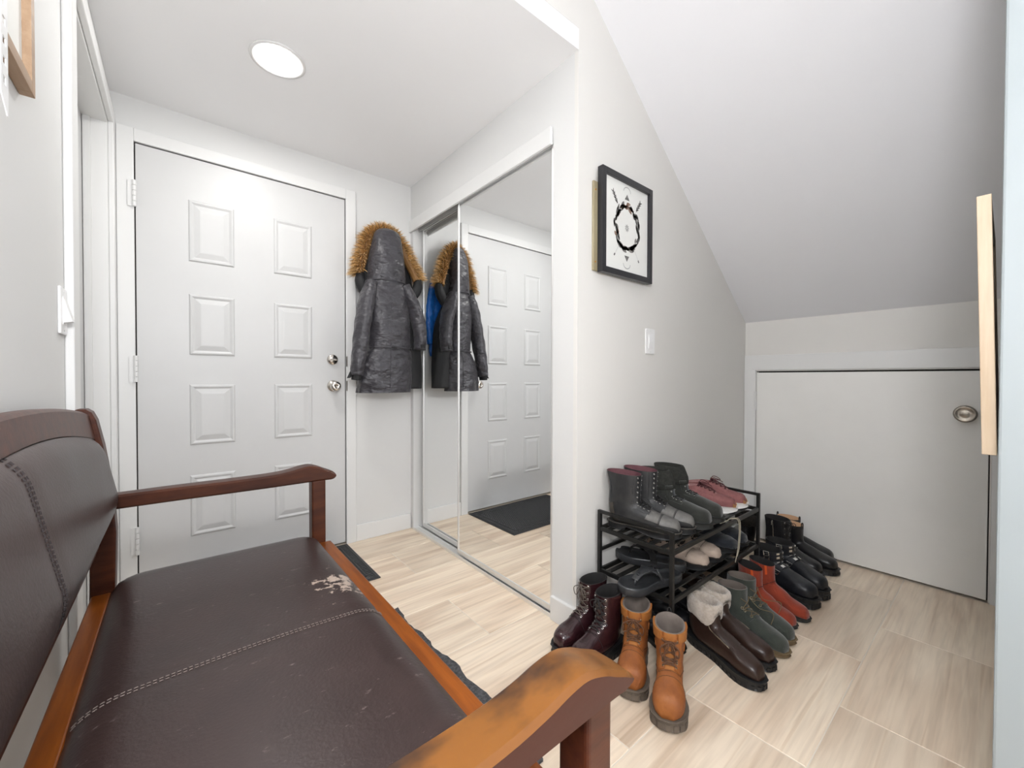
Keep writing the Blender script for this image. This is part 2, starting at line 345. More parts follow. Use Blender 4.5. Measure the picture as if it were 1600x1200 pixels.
hinge(0.80, 0.915, XA - 0.013, 0.987, ad, m_trim, 'x')
rose = MB().lathe([(0.0001, 0), (0.034, 0), (0.034, 0.005), (0.028, 0.008), (0.0001, 0.009)], 24, (XA - 0.006, 0.118, 0.838), '-x').build('rose', m_brass, ad, smooth=True)
MB().lathe([(0.012, 0.008), (0.011, 0.03), (0.02, 0.036), (0.034, 0.046), (0.038, 0.054), (0.036, 0.060), (0.030, 0.063), (0.028, 0.061), (0.012, 0.066), (0.0001, 0.066)], 32, (XA - 0.006, 0.118, 0.838), '-x').build('round_knob', m_pewter, rose, smooth=True)
struct(bx('wall_partition', (1.20, -0.12, 0), (XA + 0.1, YE, ZU), m_part, bevel=0.004), 'pale end of the partition at the nook')

# ------------------------------------------------------------------ lamps
dl = empty('recessed_downlight', (0.312, 1.84, ZC)); tag(dl, 'round white recessed downlight glowing in the entry ceiling', 'ceiling light')
MB().lathe([(0.078, -0.001), (0.098, -0.001), (0.098, -0.004), (0.092, -0.006), (0.080, -0.005), (0.078, -0.001)], 40).build('trim_ring', m_trim, dl, smooth=True)
MB().lathe([(0.0001, -0.0035), (0.0775, -0.0035), (0.0775, -0.001), (0.0001, -0.001)], 40).build('lens', m_lens, dl)
hl = empty('added_fill_lamp', (-0.05, -0.13, 0)); tag(hl, 'white globe lamp added out of view as fill light near the bench', 'added fill light')  # unseen lamp, added only to brighten the hall and the nook
MB().lathe([(0.0001, 0.0), (0.13, 0.0), (0.13, 0.012), (0.02, 0.025), (0.0001, 0.025)], 32).build('base', m_blackmetal, hl, smooth=False)
MB().tube([(0, 0, 0.02), (0, 0, 1.32)], 0.009, 10).build('pole', m_blackmetal, hl, smooth=True)
MB().lathe([(0.12 * math.sin(math.pi * i / 20) + 0.0001, 1.42 - 0.12 * math.cos(math.pi * i / 20)) for i in range(21)], 32).build('globe', m_fill, hl, smooth=True)
# ================================================================== SMALL WALL THINGS
def light_switch(loc, rz, label):
    r = empty('light_switch', loc, rz); tag(r, label, 'light switch')
    MB().box((-0.0375, -0.006, -0.058), (0.0375, 0, 0.058)).build('cover_plate', m_plastic, r, bevel=0.003)
    mb = MB(); mb.hexa([(-0.0165, -0.0075, -0.034), (0.0165, -0.0075, -0.034), (0.0165, -0.004, -0.034), (-0.0165, -0.004, -0.034),
                        (-0.0165, -0.0115, 0.0), (0.0165, -0.0115, 0.0), (0.0165, -0.004, 0.0), (-0.0165, -0.004, 0.0)])
    mb.hexa([(-0.0165, -0.0115, 0.0), (0.0165, -0.0115, 0.0), (0.0165, -0.004, 0.0), (-0.0165, -0.004, 0.0),
             (-0.0165, -0.0065, 0.034), (0.0165, -0.0065, 0.034), (0.0165, -0.004, 0.034), (-0.0165, -0.004, 0.034)])
    mb.build('rocker', m_plastic, r, bevel=0.0006)
    for z in (-0.048, 0.048): MB().lathe([(0.0001, 0.0), (0.003, 0.0), (0.003, 0.001), (0.0001, 0.0012)], 10, (0, -0.006, z), '-y').build('screw', m_alu, r)
    return r
light_switch((1.683, YP, 1.163), 0, 'white rocker light switch on the wall below the framed print')
def toggle_switch(loc, rz, label):
    r = empty('light_switch', loc, rz); tag(r, label, 'light switch')
    MB().box((-0.036, -0.006, -0.058), (0.036, 0, 0.058)).build('cover_plate', m_plastic, r, bevel=0.003)
    MB().box((-0.017, -0.0075, -0.034), (0.017, -0.005, 0.034)).build('rocker_frame', m_plastic, r, bevel=0.0008)
    MB().hexa([(-0.0155, -0.0225, -0.026), (0.0155, -0.0225, -0.026), (0.0155, -0.006, -0.030), (-0.0155, -0.006, -0.030),
               (-0.0155, -0.008, 0.030), (0.0155, -0.008, 0.030), (0.0155, -0.006, 0.031), (-0.0155, -0.006, 0.031)]).build('rocker', m_plastic, r, bevel=0.0008)
    for z in (-0.048, 0.048): MB().lathe([(0.0001, 0.0), (0.003, 0.0), (0.003, 0.001), (0.0001, 0.0012)], 10, (0, -0.006, z), '-y').build('screw', m_alu, r)
    return r
toggle_switch((XL, 1.49, 1.155), R(90), 'white rocker switch on the left wall beside the doorway casing')

# framed print on the picture wall
def framed_print():
    fx0, fx1, fz0, fz1 = 1.29, 1.643, 1.415, 1.832
    r = empty('framed_print', (fx0, YP - 0.012, fz0)); tag(r, 'black framed print of a dark feather wreath with arrows', 'picture')
    W, H = fx1 - fx0, fz1 - fz0; b = 0.024; d = -0.026
    for a, c in (((0, d, 0), (b, 0, H)), ((W - b, d, 0), (W, 0, H)), ((b, d, 0), (W - b, 0, b)), ((b, d, H - b), (W - b, 0, H))):
        MB().box(a, c).build('frame_bar', m_blackframe, r, bevel=0.0015)
    pap = MB().box((b, -0.014, b), (W - b, -0.004, H - b)).build('print', m_paper, r)
    y = -0.0145; cx, cz = W * 0.50, H * 0.505
    mb, mb2, mb3 = MB(), MB(), MB()
    def flat(M_, P): M_.add([(x, y, z) for x, z in P] + [(x, y + 0.0006, z) for x, z in P], [tuple(range(len(P))), tuple(range(2 * len(P) - 1, len(P) - 1, -1))])
    def feather(M_, x, z, ang, l, wd):
        P = []
        for i in range(12):
            t = i / 11; P.append((l * (t - 0.5), wd * math.sin(math.pi * t) ** 0.7))
        for i in range(10, 0, -1):
            t = i / 11; P.append((l * (t - 0.5), -wd * math.sin(math.pi * t) ** 0.7 * 0.8))
        c, s_ = math.cos(ang), math.sin(ang); flat(M_, [(x + p * c - q * s_, z + p * s_ + q * c) for p, q in P])
    rnd = random.Random(3)
    for i in range(76):
        a = 2 * math.pi * i / 76 + rnd.uniform(-.05, .05)
        rx, rz = 0.082 + rnd.uniform(-.014, .012), 0.094 + rnd.uniform(-.014, .012)
        if rnd.random() < 0.12: continue
        M_ = mb2 if (abs(a - math.pi / 2) < 0.4 or abs(a - 3.5) < 0.3) and rnd.random() < .6 else mb
        feather(M_, cx + rx * math.cos(a), cz + rz * math.sin(a), a + math.pi / 2 + rnd.uniform(-.5, .5), rnd.uniform(.022, .045), rnd.uniform(.0045, .0095))
    for i in range(9):
        a = 2 * math.pi * i / 9; feather(mb3, cx + .008 * math.cos(a), cz + .010 * math.sin(a), a, .014, .003)
    for sgn in (1, -1):
        zc = cz + sgn * 0.128
        flat(mb, [(cx - .017, zc - .011 * 1), (cx + .017, zc - .011), (cx, zc + .013)][::1] if sgn > 0 else [(cx - .017, zc + .011), (cx, zc - .013), (cx + .017, zc + .011)])
        arc = [(cx + .026 * math.cos(a), cz + sgn * (.150 + .022 * math.sin(a))) for a in [math.pi * k / 12 for k in range(13)]]
        arc2 = [(cx + .023 * math.cos(a), cz + sgn * (.150 + .018 * math.sin(a))) for a in [math.pi * k / 12 for k in range(12, -1, -1)]]
        for k in range(12): flat(mb3, [arc[k], arc[k + 1], arc2[11 - k], arc2[12 - k]])
    for sx in (1, -1):
        for (p, q) in (((cx - sx * .085, cz - .125), (cx + sx * .095, cz + .128)),):
            dx, dz = q[0] - p[0], q[1] - p[1]; l = math.hypot(dx, dz); nx, nz = -dz / l * .0006, dx / l * .0006
            for t0, t1 in ((0, .22), (.78, 1)):
                a0 = (p[0] + dx * t0, p[1] + dz * t0); a1 = (p[0] + dx * t1, p[1] + dz * t1)
                flat(mb3, [(a0[0] + nx, a0[1] + nz), (a0[0] - nx, a0[1] - nz), (a1[0] - nx, a1[1] - nz), (a1[0] + nx, a1[1] + nz)])
            ang = math.atan2(dz, dx)
            for k in range(4):
                t = .86 + .045 * k
                for s2 in (.6, -.6): feather(mb, p[0] + dx * t + .004 * math.cos(ang + s2), p[1] + dz * t + .004 * math.sin(ang + s2), ang + s2, .024, .0034)
            feather(mb, p[0], p[1], ang + .5, .014, .003); feather(mb, p[0], p[1], ang - .5, .014, .003)
    for o_ in (mb.build('printed_motif', m_ink, pap), mb2.build('printed_motif', m_ink2, pap), mb3.build('printed_motif', m_inklight, pap)): o_['kind'] = 'stuff'
    return r
framed_print()
bt = empty('wooden_batten', (1.268, YP, 1.42)); tag(bt, 'narrow olive wooden board on the wall behind the black frame', 'board')
MB().box((0, -0.010, 0), (0.10, 0, 0.355)).build('board', m_batten, bt, bevel=0.004)
for z in (0.035, 0.32): MB().lathe([(0.0001, 0), (0.004, 0), (0.0035, 0.0015), (0.0001, 0.002)], 12, (0.013, -0.010, z), '-y').build('screw', m_brass, bt)

# wooden framed picture on the left wall
lf = empty('wooden_picture_frame', (XL + 0.0005, 1.165, 1.513)); tag(lf, 'oak picture frame with a cream mount high on the left wall', 'picture')
FL, FH = 0.46, 0.60
for a, c in (((0, -0.022, 0), (0.02, 0, FH)), ((0, -FL, 0), (0.02, -FL + 0.022, FH)), ((0, -FL + 0.022, 0), (0.02, -0.022, 0.022)), ((0, -FL + 0.022, FH - 0.022), (0.02, -0.022, FH))):
    MB().box(a, c).build('frame_bar', m_oak2, lf, bevel=0.001)
MB().box((0.001, -FL + 0.022, 0.022), (0.008, -0.022, FH - 0.022)).build('mount', m_paper, lf)
hs = empty('hanging_strip', (XL + 0.0205, 0.958, 1.395)); tag(hs, 'white slotted plastic strip hanging over the oak frame', 'strip')
stp = MB()
for i in range(6):
    z0 = 0.024 + 0.030 * i; stp.box((0.001, 0, z0), (0.0025, 0.034, z0 + 0.018)); stp.box((0.001, 0, z0 + .018), (0.0025, 0.010, z0 + .030)); stp.box((0.001, 0.024, z0 + .018), (0.0025, 0.034, z0 + .030))
stp.build('strip', m_plastic, hs)
MB().hexa([(0.001, 0.030, 0), (0.0025, 0.030, 0), (0.0025, 0.032, 0), (0.001, 0.032, 0), (0.001, 0, 0.024), (0.0025, 0, 0.024), (0.0025, 0.034, 0.024), (0.001, 0.034, 0.024)]).build('pointed_tip', m_plastic, hs)

# pale wooden picture frame hanging on the partition, seen edge on
wf = empty('leaning_picture_frame', (1.235, YE, 0.842)); tag(wf, 'pale maple picture frame seen edge on against the partition', 'picture')
WL, WH = 0.42, 0.514
def sk(y, z): return y + 0.013 * z / WH     # leans forward from the nail
def bar(x0, x1, z0, z1, y0, y1, name, M):
    return MB().hexa([(x0, sk(y0, z0), z0), (x1, sk(y0, z0), z0), (x1, sk(y1, z0), z0), (x0, sk(y1, z0), z0), (x0, sk(y0, z1), z1), (x1, sk(y0, z1), z1), (x1, sk(y1, z1), z1), (x0, sk(y1, z1), z1)]).build(name, M, wf, bevel=0.0012)
bar(0, 0.02, 0, WH, 0.001, 0.021, 'frame_bar', m_oak); bar(WL - 0.02, WL, 0, WH, 0.001, 0.021, 'frame_bar', m_oak)
bar(0.02, WL - 0.02, 0, 0.02, 0.001, 0.021, 'frame_bar', m_oak); bar(0.02, WL - 0.02, WH - 0.02, WH, 0.001, 0.021, 'frame_bar', m_oak)
bar(0.02, WL - 0.02, 0.02, WH - 0.02, 0.006, 0.012, 'mount', m_paper)

# door mat and rug
def doormat():
    r = empty('door_mat', (-0.02, 1.96, 0)); tag(r, 'black rubber door mat with studded centre before the entry door', 'door mat')
    Wm, Dm = 0.79, 0.525
    MB().box((0, 0, 0.0005), (Wm, Dm, 0.005)).build('base', m_rubber, r, bevel=0.002)
    mb = MB()
    for a, c in (((0.01, 0.01), (Wm - 0.01, 0.018)), ((0.01, Dm - 0.018), (Wm - 0.01, Dm - 0.01)), ((0.01, 0.018), (0.018, Dm - 0.018)), ((Wm - 0.018, 0.018), (Wm - 0.01, Dm - 0.018)),
                 ((0.05, 0.05), (Wm - 0.05, 0.056)), ((0.05, Dm - 0.056), (Wm - 0.05, Dm - 0.05)), ((0.05, 0.056), (0.056, Dm - 0.056)), ((Wm - 0.056, 0.056), (Wm - 0.05, Dm - 0.056))):
        mb.box((a[0], a[1], 0.005), (c[0], c[1], 0.0085))
    for i in range(26):
        yy = 0.022 + i * 0.0185
        for xx in (0.0225, Wm - 0.0445): mb.box((xx, yy, 0.005), (xx + 0.022, yy + 0.008, 0.0075))
    for i in range(38):
        xx = 0.06 + i * 0.0178
        for yy in (0.0225, Dm - 0.0445): mb.box((xx, yy, 0.005), (xx + 0.008, yy + 0.022, 0.0075))
    mb.build('border_ribs', m_rubber, r)['kind'] = 'stuff'
    st = MB()
    nx, ny = 46, 28
    for i in range(nx):
        for j in range(ny):
            x = 0.064 + (Wm - 0.128) * (i + (0.5 if j % 2 else 0)) / nx; y = 0.064 + (Dm - 0.128) * j / (ny - 1)
            st.add([(x - .0055, y - .006, .005), (x + .0055, y - .006, .005), (x + .0055, y + .006, .005), (x - .0055, y + .006, .005), (x, y, .0105)], [(0, 1, 4), (1, 2, 4), (2, 3, 4), (3, 0, 4)])
    o = st.build('studs', m_rubber, r); o['kind'] = 'stuff'
doormat()
def rug():
    mb = MB(); rnd = random.Random(5); top = []; X0, X1, Y0, Y1 = 0.40, 0.722, 0.75, 1.645
    P = []
    n = 40
    for i in range(n): P.append((X1 + 0.006 * math.sin(i * .7) + rnd.uniform(-.003, .003) + .012 * math.sin(i / n * 5), lerp(Y0, Y1, i / n)))
    for i in range(16): P.append((lerp(X1, X0, i / 16), Y1 + rnd.uniform(-.004, .004)))
    for i in range(20): P.append((X0, lerp(Y1, Y0, i / 20)))
    for i in range(16): P.append((lerp(X0, X1, i / 16), Y0))
    cx, cy = .55, 1.15
    def sc_(k, z): return [(cx + (x - cx) * k, cy + (y - cy) * k, z) for x, y in P]
    mb.rings([sc_(1, .0005), sc_(1, .008), sc_(.985, .012), sc_(.95, .012)])
    o = fixn(mb.build('bench_rug', m_rug)); tag(o, 'dark grey woven rug with a ragged edge under the bench', 'rug')
    return o
rug()

# ================================================================== BENCH
m_wood = mat('bench_red_wood', (0.040, 0.009, 0.004), 0.36, c2=(0.075, 0.020, 0.007), scale=7, stretch=(1, 6, 6), bump=0.03, bscale=30, spec=.28)
m_woodx = mat('bench_arm_wood', (0.145, 0.054, 0.009), 0.34, c2=(0.026, 0.011, 0.005), scale=10, stretch=(1, 1.6, 2), lo=0.44, hi=0.66, bump=0.05, bscale=30, spec=.35)
def varnish_sides(M, col):      # varnish is worn through on the top of the arm only
    N, L = M.node_tree.nodes, M.node_tree.links; b = N['Principled BSDF']; src = b.inputs['Base Color'].links[0].from_socket
    tc = N.new('ShaderNodeTexCoord'); sx = N.new('ShaderNodeSeparateXYZ'); L.new(tc.outputs['Normal'], sx.inputs[0])
    mr = N.new('ShaderNodeMapRange'); mr.inputs['From Min'].default_value = .35; mr.inputs['From Max'].default_value = .75; L.new(sx.outputs[2], mr.inputs['Value'])
    mx = N.new('ShaderNodeMix'); mx.data_type = 'RGBA'; L.new(mr.outputs[0], mx.inputs[0]); mx.inputs[6].default_value = (*col, 1); L.new(src, mx.inputs[7]); L.new(mx.outputs[2], b.inputs['Base Color'])
varnish_sides(m_woodx, (0.040, 0.0075, 0.0035))
m_woodarm = mat('bench_far_arm_wood', (0.034, 0.009, 0.0045), 0.38, c2=(0.070, 0.019, 0.007), scale=7, stretch=(1, 6, 6), bump=0.03, spec=.28)
m_woodo = mat('bench_orange_wood', (0.25, 0.066, 0.005), 0.34, c2=(0.15, 0.034, 0.003), scale=8, stretch=(8, 0.7, 8), lo=.3, hi=.7, bump=0.03, bscale=40, spec=.3)
m_stitch = mat('stitch_thread', (0.025, 0.018, 0.018), 0.7)
m_stitch2 = mat('pale_stitch_thread', (0.15, 0.115, 0.10), 0.7)
def leather(name, c1, c2, wear_at=None, rough=.36):
    M = mat(name, c1, rough, c2=c2, scale=5, bump=0.10, bscale=170, lo=.3, hi=.75, rvar=.07, spec=.38)
    if wear_at:
        nt = M.node_tree; N = nt.nodes; L = nt.links; b = N['Principled BSDF']
        base = b.inputs['Base Color'].links[0].from_socket
        tc = N.new('ShaderNodeTexCoord')
        def layer(prev, scale, stretch, lo, hi, col, fall=None):
            mp = N.new('ShaderNodeMapping'); mp.inputs['Scale'].default_value = stretch; L.new(tc.outputs['Object'], mp.inputs[0])
            nz = N.new('ShaderNodeTexNoise'); nz.inputs['Scale'].default_value = scale; nz.inputs['Detail'].default_value = 8; nz.inputs['Roughness'].default_value = .72
            L.new(mp.outputs[0], nz.inputs[0]); val = nz.outputs['Fac']
            if fall:
                d = N.new('ShaderNodeVectorMath'); d.operation = 'DISTANCE'; d.inputs[1].default_value = fall[0]; L.new(tc.outputs['Object'], d.inputs[0])
                mr = N.new('ShaderNodeMapRange'); mr.inputs['From Max'].default_value = fall[1]; mr.inputs['To Min'].default_value = 0.24; mr.inputs['To Max'].default_value = -0.05
                L.new(d.outputs['Value'], mr.inputs['Value']); ad_ = N.new('ShaderNodeMath'); L.new(val, ad_.inputs[0]); L.new(mr.outputs[0], ad_.inputs[1]); val = ad_.outputs[0]
            r_ = N.new('ShaderNodeValToRGB'); r_.color_ramp.elements[0].position = lo; r_.color_ramp.elements[1].position = hi; L.new(val, r_.inputs[0])
            mx = N.new('ShaderNodeMix'); mx.data_type = 'RGBA'; L.new(r_.outputs[0], mx.inputs[0]); L.new(prev, mx.inputs[6]); mx.inputs[7].default_value = (*col, 1)
            return mx.outputs[2]
        o = layer(base, 26, (1, 2.5, 1), .62, .72, (0.22, 0.17, 0.16))
        o = layer(o, 30, (1, 1, 1), .66, .70, (0.42, 0.33, 0.27), wear_at)
        L.new(o, b.inputs['Base Color'])
    return M
BO = Vector((0.10, 0.87, 0))
m_seat = leather('worn_brown_leather', (0.025, 0.0145, 0.0135), (0.040, 0.023, 0.021), ((0.325 - BO.x, 1.015 - BO.y, 0.485), 0.16))
m_back = leather('smooth_brown_leather', (0.028, 0.016, 0.0145), (0.048, 0.027, 0.024), None, .34)

def make_bench():
    r = empty('upholstered_bench', BO); tag(r, 'dark wooden bench with worn brown leather seat and curved arms', 'bench')
    def L(p): return (p[0] - BO.x, p[1] - BO.y, p[2])
    def B(name, a, b, M, bev=0.004): return MB().box(L(a), L(b)).build(name, M, r, bevel=bev, seg=3)
    YN0, YN1, YF0, YF1 = 0.257, 0.309, 1.422, 1.476
    # rails
    B('front_rail', (0.345, YN1, 0.375), (0.388, YF0, 0.452), m_woodo)
    B('back_rail', (-0.170, YN1, 0.375), (-0.133, YF0, 0.452), m_woodo)
    B('side_rail', (-0.135, YF0 - 0.035, 0.375), (0.345, YF0 + 0.03, 0.448), m_woodo)
    B('side_rail', (-0.135, YN0 + 0.02, 0.375), (0.345, YN1 + 0.03, 0.448), m_woodo)
    # front posts and legs
    for y0, y1 in ((YF0 + 0.002, YF1 - 0.008), (YN0 + 0.008, YN1 - 0.002)):
        B('front_leg', (0.332 if y0 > 1 else 0.318, y0, 0), (0.374 if y0 > 1 else 0.358, y1, 0.656 if y0 > 1 else 0.6515), m_wood, 0.005)
    # back posts, leaning
    for y0, y1 in ((YF0 + 0.0, YF1 - 0.006), (YN0 + 0.006, YN1)):
        rs = []
        for z, xa, xb in ((0, -0.185, -0.142), (0.3, -0.178, -0.135), (0.46, -0.173, -0.127), (0.60, -0.172, -0.124), (0.70, -0.176, -0.130), (0.82, -0.186, -0.146), (0.885, -0.194, -0.158), (0.905, -0.197, -0.166), (0.913, -0.194, -0.176)):
            rs.append([L((xa, y0, z)), L((xb, y0, z)), L((xb, y1, z)), L((xa, y1, z))])
        MB().rings(rs).build('back_leg', m_wood, r, bevel=0.004, seg=2)
    # arms
    for y0, y1, M, dx, dz in ((YF0 - 0.002, YF1, m_woodarm, 0, 0), (YN0, YN1 + 0.002, m_woodx, -0.020, -0.007)):
        prof = [(-0.150, .656, .692), (-0.10, .656, .692), (0.0, .656, .692), (0.12, .655, .691), (0.22, .654, .692), (0.27, .654, .697), (0.305, .654, .704), (0.33, .654, .7055), (0.355, .654, .698), (0.375, .6535, .688), (0.392, .653, .680), (0.402, .656, .674), (0.406, .662, .668)]
        prof = spline(prof, 60)
        rs = []
        ym = (y0 + y1) / 2
        for x, zb, zt in prof:
            x += dx * max(0, min(1, (x + .1) / .2)); zb += dz * .5; zt += dz
            g = 0.0 if x > 0.1 else 0.006 * (0.1 - x) / 0.25
            c = min(0.005, (zt - zb) * 0.3)
            a, b = y0 + g, y1 - g
            rs.append([L(p) for p in ((x, a + c, zb), (x, b - c, zb), (x, b, zb + c), (x, b, zt - c), (x, b - c, zt), (x, ym, zt + .0012), (x, a + c, zt), (x, a, zt - c), (x, a, zb + c))])
        o = fixn(MB().rings(rs).build('armrest', M, r, smooth=True))
        md = o.modifiers.new('es', 'EDGE_SPLIT'); md.split_angle = R(38)
    # crest rail
    rs = []
    for i in range(25):
        y = lerp(YN1 - 0.004, YF0 + 0.004, i / 24); k = math.sin(math.pi * i / 24); zt = 0.902 + 0.038 * k ** .8; zb = 0.836 + 0.055 * k ** .9
        xb = lambda z: -0.170 - (z - .82) * 0.16
        rs.append([L(q) for q in ((xb(zb) - .012, y, zb), (xb(zb) + .014, y, zb), (xb(zt) + .014, y, zt - .006), (xb(zt) + .008, y, zt), (xb(zt) - .008, y, zt), (xb(zt) - .013, y, zt - .006))])
    fixn(MB().rings(rs).build('crest_rail', m_wood, r, smooth=False, bevel=0.002))
    # lower back rail
    # back cushion
    ny, nz = 40, 22
    yc0, yc1 = YN1 - 0.006, YF0 + 0.006
    def backp(u, v, off=0.0):
        y = lerp(yc0, yc1, u); k = math.sin(math.pi * max(0, min(1, u)))
        e = min(u, 1 - u) * (yc1 - yc0)
        rc = 0.05; tr_ = 0
        cut = (rc - math.sqrt(max(0, rc * rc - (rc - min(e, rc)) ** 2)))
        z0 = 0.574 + cut * 0.9; z1 = 0.848 + 0.055 * k ** .9 - cut * .5
        z = lerp(z0, z1, v)
        ez = min(v, 1 - v) * (z1 - z0)
        f = min(1, ez / 0.055); g = min(1, e / 0.05)
        fb = min(1, v * (z1 - z0) / .13); prof_ = math.sin(math.pi / 2 * fb) ** 1.3 if v < .5 else math.sqrt(max(0, 1 - (1 - f) ** 2))
        bul = 0.043 * prof_ * (0.25 + .75 * math.sqrt(max(0, 1 - (1 - g) ** 2)))
        seam = math.exp(-((u - SEAM) * (yc1 - yc0) / .010) ** 2) * .004
        xb = -0.158 + 0.0 * z - max(0, z - .70) * 0.20
        return L((xb + bul - seam + off, y, z))
    SEAM = 0.43
    rs = [[backp(u / ny, v / nz) for v in range(nz + 1)] for u in range(ny + 1)]
    mb = MB(); mb.rings(rs, False, False, False)
    bk = [[(p[0] * 0 + (-0.168 - BO.x) - max(0, p[2] - .70) * .2, p[1], p[2]) for p in row] for row in rs]
    mb.rings([row[::-1] for row in bk], False, False, False)
    o = fixn(mb.build('back_cushion', m_back, r, smooth=True)); o.modifiers.new('weld', 'WELD')
    st = MB()
    for du in (-.005, .005):
        for i in range(46):
            v0, v1 = .03 + i * .0205, .03 + i * .0205 + .013
            st.tube([backp(SEAM + du, v0, .0012), backp(SEAM + du, v1, .0012)], .0013, 5)
    st.build('stitching', m_stitch, o)['kind'] = 'stuff'
    # lower edge board of the back cushion
    MB().box(L((-0.172, YN1, 0.566)), L((-0.154, YF0, 0.580))).build('lower_back_rail', m_wood, r, bevel=0.003)
    # seat cushion
    nx, ny = 30, 48; xs0, xs1, ys0, ys1 = -0.136, 0.352, YN1 - 0.002, YF0 + 0.012
    def seatp(u, v, off=0.0):
        x = lerp(xs0, xs1, u); y = lerp(ys0, ys1, v)
        ex = min(u, 1 - u) * (xs1 - xs0); ey = min(v, 1 - v) * (ys1 - ys0)
        f = min(1, ex / .07); g = min(1, ey / .05)
        h = .046 * math.sqrt(max(0, 1 - (1 - f) ** 2)) * math.sqrt(max(0, 1 - (1 - g) ** 2)) ** .8
        h += .008 * math.sin(math.pi * u) * math.sin(math.pi * v)
        h -= .003 * math.exp(-((v - .5) * (ys1 - ys0) / .008) ** 2)
        return L((x, y, .448 + h + off))
    rs = [[seatp(u / nx, v / ny) for v in range(ny + 1)] for u in range(nx + 1)]
    mb = MB(); mb.rings(rs, False, False, False)
    mb.box(L((xs0, ys0, .42)), L((xs1, ys1, .449)))
    s = fixn(mb.build('seat_cushion', m_seat, r, smooth=True))
    st = MB()
    for dv in (-.0032, .0032):
        for i in range(62):
            u0 = .02 + i * .0156
            st.tube([seatp(u0, .5 + dv, .001), seatp(u0 + .010, .5 + dv, .001)], .0011, 5)
    st.build('stitching', m_stitch2, s)['kind'] = 'stuff'
make_bench()

# ================================================================== SHOE RACK
RX0, RX1, RY0, RY1, RT, SH1, SH2 = 1.303, 2.062, 0.722, 1.030, 0.466, 0.400, 0.232
def make_rack():
    o = Vector((RX0, RY0, 0)); r = empty('shoe_rack', o); tag(r, 'black metal two-tier shoe rack full of footwear', 'shoe rack')
    def L(p): return (p[0] - o.x, p[1] - o.y, p[2])
    t = 0.007
    for x in (RX0, RX1):
        for y in (RY0, RY1):
            MB().box(L((x - t, y - t, 0)), L((x + t, y + t, RT))).build('post', m_blackmetal, r, bevel=0.0015)
        MB().box(L((x - t + .001, RY0 + t, RT - .012)), L((x + t - .001, RY1 - t, RT))).build('top_bar', m_blackmetal, r, bevel=0.001)
    for k, z in enumerate((SH1, SH2)):
        for y in (RY0, RY1):
            MB().box(L((RX0 + t, y - .005, z - .016)), L((RX1 - t, y + .005, z))).build('shelf_rail', m_blackmetal, r, bevel=0.001)
        for x in (RX0, RX1):
            MB().box(L((x - .005, RY0 + t, z - .016)), L((x + .005, RY1 - t, z))).build('shelf_rail', m_blackmetal, r, bevel=0.001)
        for i in range(6):
            y = lerp(RY0 + .04, RY1 - .04, i / 5)
            MB().box(L((RX0 + .005, y - .009, z - .006)), L((RX1 - .005, y + .009, z - .001))).build('shelf_slat', m_blackmetal, r)
        for x in (RX0 + .25, RX0 + .51):
            MB().box(L((x - .006, RY0 + .005, z - .012)), L((x + .006, RY1 - .005, z - .006))).build('cross_bar', m_blackmetal, r)
    for z in (0.30,):
        MB().box(L((RX0 + t, RY1 - .004, z)), L((RX1 - t, RY1 + .004, z + .012))).build('back_bar', m_blackmetal, r)
make_rack()
